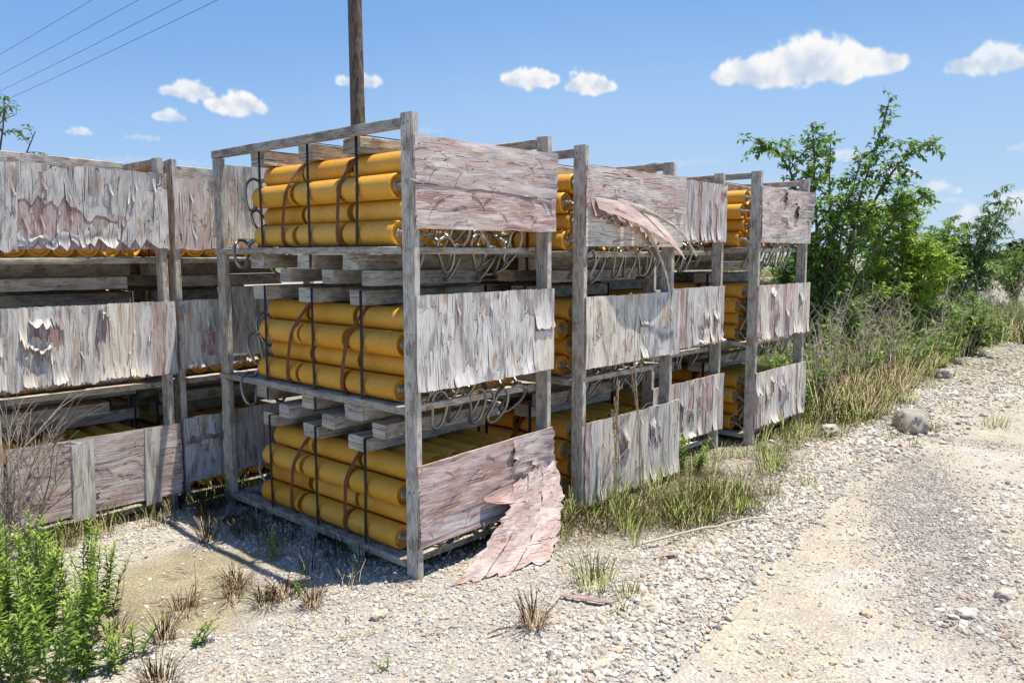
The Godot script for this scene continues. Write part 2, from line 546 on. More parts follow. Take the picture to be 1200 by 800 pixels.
func rack(at: Vector3, W: float, label: String, specs: Dictionary) -> Node3D:
	var D := 1.94
	var r := thing("wooden_rack", at, label, "rack", "wooden storage racks")
	var X := Vector3(1, 0, 0)
	var topy := 2.31
	# posts: the wide face looks along the row
	for x in [0.019, W - 0.019]:
		board(r, "post", Vector3(x, -0.06, -0.0445), Vector3(x, topy + rr(0, 0.03), -0.0445), 0.038, 0.089, M.lumber, X, rr(0.95, 1.1), 0.004)
		if x < 0.5:
			var nl := MB.new()
			for y in [DECKS[0] - 0.02, DECKS[1] - 0.02, DECKS[2] - 0.02, topy - 0.03, 0.45, 1.25]:
				for zz in [-0.03, -0.06]:
					var c := Vector3(-0.0022, y + rr(-0.006, 0.006), zz + rr(-0.004, 0.004))
					for q in 6:
						nl.flat([c + Vector3(-0.001, 0, 0), c + Vector3(0.0005, sin(TAU * q / 6), cos(TAU * q / 6)) * 0.0042, c + Vector3(0.0005, sin(TAU * (q + 1) / 6), cos(TAU * (q + 1) / 6)) * 0.0042], [Vector2.ZERO, Vector2.ZERO, Vector2.ZERO], Color.WHITE)
			put(r, "nail_heads", nl.mesh(M.nail)).set_meta("kind", "stuff")
		var cuts := [-0.06, 0.045, 0.845, 1.655, topy - 0.052]
		var starts := [0.0, DECKS[0], DECKS[1], DECKS[2]]
		for k in range(1, 4):
			board(r, "post", Vector3(x, starts[k] + 0.001, -D + 0.05), Vector3(x + rr(-0.004, 0.004), cuts[k + 1] - 0.001, -D + 0.045 + rr(-0.01, 0.01)), 0.038, 0.094, M.lumber, X, rr(0.75, 0.95), 0.003)
		board(r, "post", Vector3(x, -0.06, -D + 0.045), Vector3(x, 0.039, -D + 0.045), 0.038, 0.09, M.lumber, X, 0.8)
		# top rail of the end frame
		board(r, "top_rail", Vector3(x, topy - 0.025, -D - 0.012), Vector3(x, topy - 0.022, -0.092), 0.038, 0.05, M.lumber, X, rr(0.7, 0.9), 0.004)
		for y in DECKS:
			board(r, "deck_rail", Vector3(x + (0.03 if x < 0.5 else -0.03), y - 0.02, -D - 0.015), Vector3(x + (0.03 if x < 0.5 else -0.03), y - 0.02, -0.093), 0.1, 0.038, M.lumber, X, rr(0.72, 0.95), 0.006)
	for y in DECKS:
		for z in [-0.15, -0.55, -1.0, -1.5, -1.86]:
			board(r, "deck_board", Vector3(0.102, y - 0.02, z), Vector3(W - 0.102, y - 0.02, z + rr(-0.01, 0.01)), 0.1 if z > -0.2 or z < -1.8 else 0.14, 0.036, M.lumber, Vector3.ZERO, -1.0, 0.006)
		for z in [-0.52, -0.98, -1.47]:
			board(r, "bearer", Vector3(rr(0.0, 0.05), y - 0.0825, z + rr(-0.02, 0.02)), Vector3(W - rr(0.03, 0.12), y - 0.0825, z + rr(-0.02, 0.02)), 0.15, 0.081, M.lumber, Vector3.ZERO, -1.0, 0.006)
		if y > 0.5:
			for z in [-0.36, -0.76, -1.2]:
				board(r, "spacer", Vector3(rr(-0.01, 0.1), y - 0.1635, z + rr(-0.02, 0.02)), Vector3(W - rr(0.05, 0.35), y - 0.1635, z + rr(-0.03, 0.03)), 0.11, 0.078, M.lumber, Vector3.ZERO, -1.0, 0.006)
	for k in 3:
		if specs.has("p%d" % k):
			var s: Dictionary = specs["p%d" % k]
			panel(r, s.x[0], s.x[1], s.y[0], s.y[1], 0.0015, 1.0, s)
		var b := {"grain": "v", "loss": 0.05, "curl": 0.01, "veneer": ["veneer"], "shade": 0.95, "whole": 0.8}
		var ys: Array = [[0.2, 0.80], [0.90, 1.62], [1.75, 2.23]][k] if specs.has("tall_back") else [[0.2, 0.62], [0.97, 1.44], [1.75, 2.23]][k]
		if specs.get("back", true):
			# the back panel faces inwards too: its outer side is bare
			panel(r, 0.005, W + 0.01, ys[0], ys[1], -D - 0.0025, -1.0, {"grain": "v", "loss": 1.0, "base": "veneer", "base_shade": 0.95})
	return r

# ---------------------------------------------------------------- rollers
func make_rollers() -> void:
	var L := 0.205
	for k in 3:
		var am := ArrayMesh.new()
		var mb := MB.new()
		mb.lathe([Vector2(0.014, -L + 0.014), Vector2(0.044, -L + 0.016), Vector2(0.053, -L + 0.004), Vector2(0.056, -L), Vector2(0.0625, -L), Vector2(0.0655, -L + 0.004), Vector2(0.0655, L - 0.004), Vector2(0.0625, L), Vector2(0.056, L), Vector2(0.053, L - 0.004), Vector2(0.044, L - 0.016), Vector2(0.014, L - 0.014)], 28, Color.WHITE)
		mb.into(am, M["yellow%d" % k])
		roll_mesh.append(am)
	var cap := MB.new()
	cap.lathe([Vector2(0.026, -0.016), Vector2(0.026, -0.006), Vector2(0.022, -0.002), Vector2(0.017, 0.0), Vector2(0.017, 0.012), Vector2(0.012, 0.014), Vector2(0.012, 0.045), Vector2(0.010, 0.05), Vector2(0.0005, 0.051)], 18, Color.WHITE)
	M.cap_mesh = cap.mesh(M.bearing)
	# the end hook: a short rod from the shaft that ends in a long open loop
	for k in 4:
		var mb := MB.new()
		var bend := [0.0, 0.35, -0.4, 0.7][k] as float
		var drop := [0.055, 0.03, 0.07, 0.045][k] as float
		var e := Vector3(sin(bend) * 0.05, -drop, 0.085)
		mb.tube([Vector3(0, 0, 0.0), Vector3(0, -0.004, 0.025), e * 0.6 + Vector3(0, 0.004, 0.01), e], 0.0125, 0.0125, 8, Color.WHITE)
		var loop := []
		var lp := [Vector2(0, 0.014), Vector2(0.034, 0.006), Vector2(0.056, -0.022), Vector2(0.06, -0.06), Vector2(0.045, -0.1), Vector2(0.018, -0.136), Vector2(-0.012, -0.146), Vector2(-0.034, -0.128), Vector2(-0.03, -0.095), Vector2(-0.024, -0.055), Vector2(-0.022, -0.015)]
		var cv := Curve3D.new()
		for i in lp.size() + 1:
			var p: Vector2 = lp[i % lp.size()]
			var q: Vector2 = lp[(i + 1) % lp.size()]
			var o: Vector2 = lp[(i - 1 + lp.size()) % lp.size()]
			var tg := (q - o) * 0.18
			p = p.rotated(bend * 0.9) * 1.3
			tg = tg.rotated(bend * 0.9) * 1.3
			cv.add_point(Vector3(p.x, p.y, p.y * ([0.3, 0.15, 0.08, 0.2][k] as float)), Vector3(-tg.x, -tg.y, 0), Vector3(tg.x, tg.y, 0))
		for i in 26: loop.append(e + cv.sample_baked(cv.get_baked_length() * i / 26.0, true) + Vector3(0, -0.008, 0))
		mb.tube(loop, 0.0092, 0.0092, 8, Color.WHITE, true)
		hook_meshes.append(mb.mesh(M.steel))

func ribbon(pts: Array, zs: Array, width: float, col: Color, mat: Material) -> ArrayMesh:
	var rows := []
	for k in pts.size():
		var row := []
		for s in [-0.5, 0.5]:
			row.append(Vector3(pts[k].x, pts[k].y, zs[k] + s * width))
		rows.append(row)
	return sheet(rows, 0.0016, mat, col, Vector2.ONE, Vector2.ZERO)

func bundle(at: Vector3, deck: float, label: String, ncol: int, hooks_back: bool, full: bool) -> void:
	var b := thing("roller_bundle", at + Vector3(0, deck, 0), label, "rollers", "strapped bundles of yellow rollers")
	var zc := [-0.41, -0.865, -1.315]
	for row in 4:
		var odd := row % 2
		var jz := rr(-0.02, 0.02) + (0.015 if odd else 0.0)
		var b1 := rr(-0.02, 0.02)
		for i in ncol - odd:
			var x := 0.068 + 0.1345 * i + 0.0672 * odd + rr(-0.001, 0.001)
			var y := 0.0675 + 0.1195 * row
			var jj := rr(-0.018, 0.018)
			for s in 3:
				var z: float = zc[s] + jz + jj + (b1 if s == 1 else 0.0)
				var o := put(b, "roller", roll_mesh[rng.randi() % 3], Vector3(x, y, z))
				o.rotation = Vector3(rr(-0.006, 0.006), rr(-0.008, 0.008), rr(0, TAU))
				if s == 0:
					put(o, "bearing_cap", M.cap_mesh, Vector3(0, 0, 0.201))
					if not full or (row > 0 and rng.randf() < 0.35): continue
					var h := put(b, "hook", hook_meshes[rng.randi() % 4 if i > 0 else 0], Vector3(x, y, z + 0.225))
					h.rotation = Vector3(rr(0.0, 0.4), rr(-0.35, 0.35), rr(-0.55, 0.55)) if i > 0 else Vector3(rr(0.1, 0.3), 0.3, 0.35)
				if s == 2 and i == 0:
					var c := put(o, "bearing_cap", M.cap_mesh, Vector3(0, 0, -0.201))
					c.rotation.y = PI
				if s == 2 and hooks_back and i < 2:
					var h := put(b, "hook", hook_meshes[rng.randi() % 4], Vector3(x, y, z - 0.225))
					h.rotation = Vector3(rr(-0.1, 0.3), PI + rr(-0.4, 0.4), rr(-0.4, 0.4))
	var wide := 0.068 + 0.1345 * (ncol - 1) + 0.067
	for z in [-0.55, -1.0, -1.49]:
		var zz: float = z + rr(-0.02, 0.02)
		board(b, "top_bearer", Vector3(rr(0.0, 0.06), 0.537, zz), Vector3(wide + 0.03, 0.537, zz + rr(-0.02, 0.02)), 0.15, 0.082, M.lumber, Vector3.ZERO, -1.0, 0.005)
		var zs: float = zz + 0.088
		var lean := rr(-0.012, 0.012)
		var p := [Vector2(-0.003, -0.122), Vector2(-0.004, 0.0), Vector2(-0.004, 0.3), Vector2(-0.004, 0.58), Vector2(wide + 0.004, 0.58), Vector2(wide + 0.004, -0.122), Vector2(-0.003, -0.122)]
		put(b, "steel_strap", ribbon(p, [zs, zs, zs + lean, zs + lean, zs + lean, zs, zs], 0.024, Color.WHITE, M.strap))
	for z in [-0.66, -1.2]:
		var q := []
		var zz := []
		var lean := rr(0.05, 0.12)
		for t in [[0.09, -0.001], [0.03, 0.004], [0.004, 0.03], [-0.003, 0.07], [-0.005, 0.17], [-0.004, 0.3], [0.008, 0.345], [0.035, 0.40], [0.068, 0.455], [0.10, 0.488], [0.14, 0.4955], [wide - 0.14, 0.4955], [wide - 0.1, 0.488], [wide - 0.004, 0.31], [wide + 0.004, 0.06], [wide - 0.06, -0.001], [0.09, -0.001]]:
			q.append(Vector2(t[0], t[1]))
			zz.append(z + lean * smoothstep(0.05, 0.5, t[1]) + 0.01 * sin(t[1] * 14.0))
		put(b, "rusty_band", ribbon(q, zz, 0.03, Color.WHITE, M.rust))

# ---------------------------------------------------------------- ground
func track_edge(x: float) -> float:
	return 1.40 - 0.118 * minf(x, 6.0) + maxf(x - 6.0, 0.0) * 0.04 + 0.10 * patch.get_noise_2d(x * 60.0, 7.0)

func gh(x: float, z: float) -> float:
	var near := clampf(1.0 - (Vector2(x, z).length() - 14.0) / 30.0, 0.0, 1.0)
	var d := z - track_edge(x)
	var h := 0.018 * hill.get_noise_2d(x * 40.0, z * 40.0) * near
	h += 0.045 * exp(-pow((d + 0.22) / 0.2, 2.0)) * near
	h -= 0.05 * smoothstep(0.2, -0.7, x) * smoothstep(2.2, 0.6, z) * near
	h += 0.05 * smoothstep(3.0, 7.0, x) * near
	if d > 0.0: h -= 0.012 * near * smoothstep(0.0, 0.4, d)
	if x > 6.0: h += 0.10 * smoothstep(0.6, -0.6, z) * smoothstep(6.0, 8.0, x) * near
	return h

func zone(x: float, z: float) -> Color:
	var nz := patch.get_noise_2d(x * 50.0, z * 50.0)
	var n2 := hill.get_noise_2d(x * 160.0 + 90.0, z * 160.0)
	var d := z - track_edge(x) + nz * 0.12
	var gravel := Color(0.50, 0.46, 0.40)
	var c := gravel
	# bare dirt and litter under and in front of the racks
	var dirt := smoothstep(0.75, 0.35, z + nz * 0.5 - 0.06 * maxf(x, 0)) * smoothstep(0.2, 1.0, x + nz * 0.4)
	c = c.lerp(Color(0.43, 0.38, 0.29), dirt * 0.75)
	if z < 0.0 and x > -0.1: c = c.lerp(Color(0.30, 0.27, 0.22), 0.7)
	# dried silt
	var mud := smoothstep(0.56, 0.26, Vector2((x + 0.84) / 1.0, (z + 1.0) / 1.15).length() + nz * 0.45 + n2 * 0.12)
	c = c.lerp(Color(0.37, 0.325, 0.205), mud * 0.85)
	# fields beyond
	var far := smoothstep(4.5, 9.0, x) * smoothstep(0.45, -0.05, z + maxf(0.0, x - 11.0) * 0.03 + nz * 0.5)
	c = c.lerp(Color(0.27, 0.26, 0.15), far * 0.75)
	if x > 15.0 or z < -6.0 or x < -6.0:
		var f := smoothstep(-0.15, 0.3, patch.get_noise_2d(x * 2.0, z * 9.0))
		c = c.lerp(Color(0.20, 0.22, 0.10).lerp(Color(0.52, 0.49, 0.43), f), clampf(maxf(maxf((x - 15.0) / 6.0, (-z - 6.0) / 4.0), (-6.0 - x) / 4.0), 0, 1))
	var v := 1.0 + n2 * 0.22
	return Color(c.r * v, c.g * v, c.b * v * (1.0 - nz * 0.05))

func track_color(x: float, z: float) -> Color:
	var nz := patch.get_noise_2d(x * 40.0 + 31.0, z * 60.0)
	var n2 := hill.get_noise_2d(x * 120.0, z * 160.0 + 50.0)
	var c := Color(0.56, 0.50, 0.405)
	var t := Vector2((x - 2.6) / 1.9, (z - 1.72 + (x - 2.6) * 0.33) / 0.33).length() + nz * 0.7
	c = c.lerp(Color(0.40, 0.365, 0.335), smoothstep(1.5, 0.3, t) * 0.75)
	c = c.lerp(Color(0.60, 0.56, 0.50), smoothstep(0.1, 0.5, nz))
	var v := 1.0 + n2 * 0.14
	return Color(c.r * v, c.g * v, c.b * v)

func lattice(near0: float, near1: float, step: float, lo: float, hi: float) -> PackedFloat32Array:
	var a := PackedFloat32Array()
	var x := near0
	var s := step
	var back := []
	while x > lo:
		s *= 1.25
		x -= s
		back.append(maxf(x, lo))
	back.reverse()
	for q in back: a.append(q)
	x = near0
	while x < near1:
		a.append(x)
		x += step
	s = step
	while x < hi:
		a.append(x)
		s *= 1.18
		x += s
	a.append(hi)
	return a

func grid_mesh(xs: PackedFloat32Array, zs: PackedFloat32Array, lift: float, is_track: bool) -> ArrayMesh:
	var mb := MB.new()
	var nx := xs.size()
	var nz := zs.size()
	for i in nx:
		var x := xs[i]
		for j in nz:
			var z := zs[j]
			if is_track: z = track_edge(x) + 0.03 * hill.get_noise_2d(x * 300.0, 3.0) + zs[j]
			var y := gh(x, z) + lift
			if is_track and j == 0: y -= 0.02
			var e := 0.05
			var nn := Vector3(gh(x - e, z) - gh(x + e, z), 2 * e, gh(x, z - e) - gh(x, z + e)).normalized()
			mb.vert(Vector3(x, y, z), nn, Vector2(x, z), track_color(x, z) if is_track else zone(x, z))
	for i in nx - 1:
		for j in nz - 1:
			var a := i * nz + j
			mb.quad(a, a + 1, a + nz + 1, a + nz)
	return mb.mesh(M.ground)

func make_ground() -> void:
	var g := put(self, "ground", grid_mesh(lattice(-2.6, 7.0, 0.07, -500.0, 900.0), lattice(-3.0, 3.2, 0.07, -900.0, 500.0), 0.0, false))
	g.set_meta("kind", "structure")
	var t := put(self, "dirt_track", grid_mesh(lattice(-3.5, 7.0, 0.08, -60.0, 120.0), PackedFloat32Array([0.0, 0.06, 0.14, 0.24, 0.36, 0.5, 0.66, 0.84, 1.05, 1.3, 1.6, 2.0, 2.6, 3.4, 4.4]), 0.005, true))
	t.set_meta("kind", "structure")

func stone_mesh(seed_: int, flatness: float) -> ArrayMesh:
	# a chipped lump: the corners of an icosahedron subdivided once, pushed about, flat faces
	var r := RandomNumberGenerator.new()
	r.seed = seed_
	var p := (1.0 + sqrt(5.0)) / 2.0
	var vs := [Vector3(-1, p, 0), Vector3(1, p, 0), Vector3(-1, -p, 0), Vector3(1, -p, 0), Vector3(0, -1, p), Vector3(0, 1, p), Vector3(0, -1, -p), Vector3(0, 1, -p), Vector3(p, 0, -1), Vector3(p, 0, 1), Vector3(-p, 0, -1), Vector3(-p, 0, 1)]
	var fs := [[0, 11, 5], [0, 5, 1], [0, 1, 7], [0, 7, 10], [0, 10, 11], [1, 5, 9], [5, 11, 4], [11, 10, 2], [10, 7, 6], [7, 1, 8], [3, 9, 4], [3, 4, 2], [3, 2, 6], [3, 6, 8], [3, 8, 9], [4, 9, 5], [2, 4, 11], [6, 2, 10], [8, 6, 7], [9, 8, 1]]
	var st := Vector3(r.randf_range(0.8, 1.25), flatness, r.randf_range(0.65, 1.0))
	for k in vs.size():
		vs[k] = vs[k].normalized() * 0.5 * r.randf_range(0.75, 1.2) * st
	var mb := MB.new()
	for f in fs:
		mb.flat([vs[f[0]], vs[f[1]], vs[f[2]]], [Vector2.ZERO, Vector2.ZERO, Vector2.ZERO], Color.WHITE)
	return mb.mesh(M.stone)

func rock_mesh(seed_: int, size: Vector3, rough: float) -> ArrayMesh:
	var f := FastNoiseLite.new()
	f.seed = seed_
	f.frequency = 0.9
	f.fractal_octaves = 4
	var mb := MB.new()
	var nu := 28
	var nv := 16
	var pts := []
	for i in nv + 1:
		var row := []
		for j in nu:
			var a := TAU * j / nu
			var b := PI * i / nv
			var d := Vector3(sin(b) * cos(a), cos(b), sin(b) * sin(a))
			var k := 1.0 + rough * f.get_noise_3dv(d * 1.4) + rough * 0.5 * f.get_noise_3dv(d * 4.0)
			var q := d * k
			q.y = minf(q.y, 0.72 + 0.08 * f.get_noise_2d(q.x * 2.0, q.z * 2.0))
			row.append(q * size)
		pts.append(row)
	for i in nv:
		for j in nu:
			var j2 := (j + 1) % nu
			var ids := []
			for e in [[i, j], [i, j2], [i + 1, j2], [i + 1, j]]:
				var up: Vector3 = pts[maxi(e[0] - 1, 0)][e[1]]
				var dn: Vector3 = pts[mini(e[0] + 1, nv)][e[1]]
				var lf: Vector3 = pts[e[0]][(e[1] - 1 + nu) % nu]
				var rt: Vector3 = pts[e[0]][(e[1] + 1) % nu]
				var q: Vector3 = pts[e[0]][e[1]]
				var nn := (rt - lf).cross(up - dn).normalized()
				if nn == Vector3.ZERO or e[0] == 0 or e[0] == nv: nn = q.normalized()
				if nn.dot(q) < 0: nn = -nn
				ids.append(mb.vert(q, nn, Vector2.ZERO, Color.WHITE))
			mb.quad(ids[0], ids[1], ids[2], ids[3])
	return mb.mesh(M.stone)

func stone_tint() -> Color:
	var k := rng.randf()
	var s := rr(0.50, 0.82)
	if k < 0.62: return Color(s, s * 0.95, s * 0.86)
	if k < 0.82: return Color(s * 0.98, s * 0.90, s * 0.76)
	if k < 0.90: return Color(s * 0.85, s * 0.68, s * 0.52)
	return Color(s * 0.6, s * 0.58, s * 0.56)

func make_gravel() -> void:
	var kinds := [[], [], [], [], []]
	var tints := [PackedColorArray(), PackedColorArray(), PackedColorArray(), PackedColorArray(), PackedColorArray()]
	var meshes := []
	for k in 5: meshes.append(stone_mesh(100 + k, [0.6, 0.75, 0.5, 0.85, 0.65][k]))
	var drop := func(x: float, z: float, s: float, sink: float, tint: Color) -> void:
		var k := rng.randi() % 5
		var b := Basis.from_euler(Vector3(rr(-0.5, 0.5), rr(0, TAU), rr(-0.5, 0.5))).scaled(Vector3.ONE * s)
		kinds[k].append(Transform3D(b, Vector3(x, gh(x, z) + s * sink + (0.006 if z > track_edge(x) else 0.0), z)))
		tints[k].append(tint)
	# fine gravel, left and in front of the racks
	for i in 80000:
		var x := rr(-2.6, 4.0)
		var z := rr(-2.2, 1.6)
		if x > 0.05 and z < -0.15 and rng.randf() < 0.8: continue
		var d := z - track_edge(x)
		if d > 0.05: continue
		var mud := Vector2((x + 0.82) / 0.6, (z + 1.0) / 0.72).length() + patch.get_noise_2d(x * 60, z * 60) * 0.5
		if mud < 0.8 and rng.randf() < 0.95: continue
		var dirt := smoothstep(0.75, 0.3, z - 0.06 * x) * smoothstep(0.3, 1.0, x)
		if rng.randf() < dirt * 0.35: continue
		var s := 0.007 + 0.020 * pow(rng.randf(), 2.4)
		drop.call(x, z, s, 0.12, stone_tint())
	# coarse stones pushed up along the track
	for i in 19000:
		var x := rr(-2.2, 8.0)
		var off := -0.24 + rng.randfn(0.0, 0.13)
		var z := track_edge(x) + off
		if off > 0.12 and rng.randf() < 0.8: continue
		var s := 0.009 + 0.040 * pow(rng.randf(), 3.0)
		drop.call(x, z, s, 0.1, stone_tint() if rng.randf() < 0.75 else Color(0.58, 0.51, 0.41) * rr(0.8, 1.1))
	# strewn over the track
	for i in 50000:
		var x := -2.6 + 13.0 * pow(rng.randf(), 1.4)
		var d := 0.05 + 3.2 * rng.randf()
		var z := track_edge(x) + d
		var dens := 0.25 + 0.75 * smoothstep(-0.05, 0.4, patch.get_noise_2d(x * 55.0 + 31.0, z * 75.0)) + 0.5 * smoothstep(0.8, 2.0, d)
		var t := Vector2((x - 2.6) / 1.9, (z - 1.72 + (x - 2.6) * 0.33) / 0.33).length() + patch.get_noise_2d(x * 40.0 + 31.0, z * 60.0) * 0.7
		var grey := t < 0.95
		if rng.randf() > dens and not grey: continue
		var s := 0.006 + 0.034 * pow(rng.randf(), 3.4)
		var tint := stone_tint() if rng.randf() < 0.5 else Color(0.60, 0.54, 0.44) * rr(0.8, 1.15)
		if grey and rng.randf() < 0.7:
			tint = Color(0.33, 0.31, 0.30) * rr(0.8, 1.6)
			s = minf(s, 0.02)
		drop.call(x, z, s, 0.02, tint)
	# grey coarse patch
	for i in 6500:
		var x := 2.8 + rng.randfn(0, 0.9)
		var z := 1.72 - (x - 2.6) * 0.33 + rng.randfn(0, 0.26)
		if z < track_edge(x) + 0.08: continue
		drop.call(x, z, rr(0.006, 0.018), 0.1, Color(0.38, 0.355, 0.335) * rr(0.65, 1.7))
	# bigger stones where the track is worn out, on the right
	for i in 900:
		var x := rr(1.2, 4.2)
		var z := 2.25 - 0.12 * (x - 1.8) + rng.randfn(0, 0.2)
		drop.call(x, z, 0.010 + 0.05 * pow(rng.randf(), 3.0), 0.02, stone_tint())
	# farther gravel among the weeds on the right
	for i in 12000:
		var x := rr(4.0, 15.0)
		var z := rr(-2.5, 1.2) + 0.05 * (x - 4)
		if z < 0.1 and rng.randf() < 0.75: continue
		drop.call(x, z, 0.015 + 0.05 * pow(rng.randf(), 3.0), 0.15, stone_tint())
	for k in 5: copies("gravel", meshes[k], kinds[k], tints[k])

# ---------------------------------------------------------------- plants
func blades(n: int, h: float, spread: float, lean: float, w: float, c0: Color, c1: Color, dead := Color.BLACK, dead_share := 0.0) -> ArrayMesh:
	var mb := MB.new()
	for i in n:
		var a := rr(0, TAU)
		var out := Vector3(cos(a), 0, sin(a))
		var p := out * spread * sqrt(rng.randf())
		var hh := h * rr(0.45, 1.0)
		var ln := lean * rr(0.3, 1.3)
		var dir := (out + Vector3(rr(-0.5, 0.5), 0, rr(-0.5, 0.5))).normalized()
		var sd := dir.cross(Vector3.UP).normalized().rotated(Vector3.UP, rr(-0.6, 0.6))
		var col := c0.lerp(c1, rng.randf())
		if rng.randf() < dead_share: col = dead * rr(0.7, 1.3)
		var q := [p, p + Vector3.UP * hh * 0.45 + dir * ln * hh * 0.18, p + Vector3.UP * hh * 0.82 + dir * ln * hh * 0.55, p + Vector3.UP * hh * (1.0 - 0.25 * ln) + dir * ln * hh]
		var nn := (dir.cross(sd)).normalized()
		nn = (nn + Vector3.UP * 0.4 + dir * 0.3).normalized()
		var ids := []
		for k in 3:
			var ww: float = w * [1.0, 0.85, 0.5][k]
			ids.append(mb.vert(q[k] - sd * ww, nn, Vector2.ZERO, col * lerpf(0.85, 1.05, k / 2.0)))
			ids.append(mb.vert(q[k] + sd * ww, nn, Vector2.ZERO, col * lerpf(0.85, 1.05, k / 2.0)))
		var tip := mb.vert(q[3], nn, Vector2.ZERO, col)
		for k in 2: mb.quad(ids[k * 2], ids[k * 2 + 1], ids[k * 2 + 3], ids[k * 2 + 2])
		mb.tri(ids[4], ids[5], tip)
	return mb.mesh(M.blade)

func scatter(called: String, mesh: Mesh, n: int, pick: Callable, s0: float, s1: float) -> void:
	var w := []
	var tries := 0
	while w.size() < n and tries < n * 30:
		tries += 1
		var p: Vector2 = pick.call()
		if not is_finite(p.x): continue
		var s := rr(s0, s1)
		w.append(Transform3D(Basis(Vector3.UP, rr(0, TAU)).scaled(Vector3(s, s * rr(0.8, 1.2), s)), Vector3(p.x, gh(p.x, p.y) - 0.005, p.y)))
	copies(called, mesh, w, PackedColorArray())

func curve_pts(p0: Vector3, p1: Vector3, bulge: Vector3, n: int, wob: float) -> Array:
	var a := []
	for k in n:
		var t := float(k) / (n - 1)
		var m := (p0 + p1) * 0.5 + bulge
		var p := p0 * (1 - t) * (1 - t) + m * 2 * t * (1 - t) + p1 * t * t
		if k > 0 and k < n - 1: p += Vector3(rr(-1, 1), rr(-1, 1), rr(-1, 1)) * wob
		a.append(p)
	return a

# twigs with leaves along one limb
func leafy_limb(wood_mb: MB, leaf_mb: MB, pts: Array, r0: float, r1: float, o: Dictionary) -> void:
	var bark: Color = o.get("bark", Color(0.16, 0.13, 0.10))
	wood_mb.tube(pts, r0, r1, 5, bark)
	var n := pts.size()
	var total := 0.0
	for k in n - 1: total += pts[k].distance_to(pts[k + 1])
	var twigs := int(total * o.get("twigs", 14.0))
	var from: float = o.get("from", 0.3)
	for i in twigs:
		var t := from + (1.0 - from) * (i + rng.randf()) / twigs
		var f := t * (n - 1)
		var k := mini(int(f), n - 2)
		var p: Vector3 = pts[k].lerp(pts[k + 1], f - k)
		var ax: Vector3 = (pts[k + 1] - pts[k]).normalized()
		var rd := Vector3(rr(-1, 1), rr(-0.5, 1), rr(-1, 1))
		rd = (rd - ax * rd.dot(ax) * 0.6).normalized()
		var d: Vector3 = (rd * 0.8 + ax * o.get("ahead", 0.5) + Vector3.UP * o.get("rise", 0.1)).normalized()
		var L: float = o.get("twig", 0.3) * rr(0.5, 1.2) * (1.0 - 0.35 * t)
		var e: Vector3 = p + d * L - Vector3.UP * L * o.get("sag", 0.25)
		var tp := curve_pts(p, e, Vector3.UP * L * 0.15, 4, 0.004)
		wood_mb.tube(tp, minf(0.004, r1 * 1.3), 0.0012, 3, bark * 1.2)
		var shade := rr(0.0, 1.0)
		var leaves := int(o.get("leaves", 10) * rr(0.7, 1.3))
		for q in leaves:
			var u := 0.15 + 0.85 * (q + rng.randf()) / leaves
			var g := u * 3.0
			var kk := mini(int(g), 2)
			var b: Vector3 = tp[kk].lerp(tp[kk + 1], g - kk)
			var out := Vector3(rr(-1, 1), rr(-0.6, 0.5), rr(-1, 1)).normalized()
			var ld: Vector3 = (out + d * 0.5 - Vector3.UP * o.get("hang", 0.4)).normalized()
			var sd: Vector3 = ld.cross(Vector3(rr(-0.6, 0.6), 1, rr(-0.6, 0.6))).normalized()
			var up: Vector3 = sd.cross(ld).normalized()
			var l: float = o.get("leaf", 0.075) * rr(0.6, 1.2)
			var col: Color = o.c0.lerp(o.c1, clampf(shade * 0.6 + rng.randf() * 0.4, 0, 1))
			leaf_mb.leaf(b, ld, sd, up, l, l * o.get("slim", 0.26), col, rr(0.0, 0.3))

# limbs: [lateral, height, depth] tips in metres from the base, all leaving the ground at the base
func tree(called: String, at: Vector3, limbs: Array, o: Dictionary, label: String, category: String, group := "") -> Node3D:
	var t := thing(called, at, label, category, group)
	var w := MB.new()
	var l := MB.new()
	for a in limbs:
		var tip: Vector3 = RIGHT * a[0] + Vector3.UP * a[1] + AWAY * a[2]
		var start := Vector3(rr(-0.06, 0.06), -0.05, rr(-0.06, 0.06)) * (1.0 + tip.length() * 0.2)
		var bulge := Vector3(-tip.x * 0.22, tip.y * o.get("arch", 0.16), -tip.z * 0.22)
		if a.size() > 3: bulge = RIGHT * a[3] + Vector3.UP * a[4]
		var pts := curve_pts(start, tip, bulge, 9, 0.02 * tip.length() * 0.3)
		leafy_limb(w, l, pts, o.get("girth", 0.03) * (0.5 + tip.length() * 0.2), 0.005, o)
		# side limbs
		for q in int(o.get("side_limbs", 3)):
			var f := rr(0.35, 0.85)
			var k := int(f * 8)
			var p: Vector3 = pts[k]
			var dd: Vector3 = (pts[k + 1] - pts[k]).normalized()
			var sp := Vector3(rr(-1, 1), rr(-0.1, 0.7), rr(-1, 1)).normalized()
			var e: Vector3 = p + (dd * 0.7 + sp).normalized() * tip.length() * o.get("side_len", 0.22) * rr(0.6, 1.2)
			leafy_limb(w, l, curve_pts(p, e, Vector3.UP * 0.08, 6, 0.01), 0.010, 0.003, o)
	put(t, "trunk", w.mesh(M.bark))
	put(t, "crown", l.mesh(M.leaf))
	return t

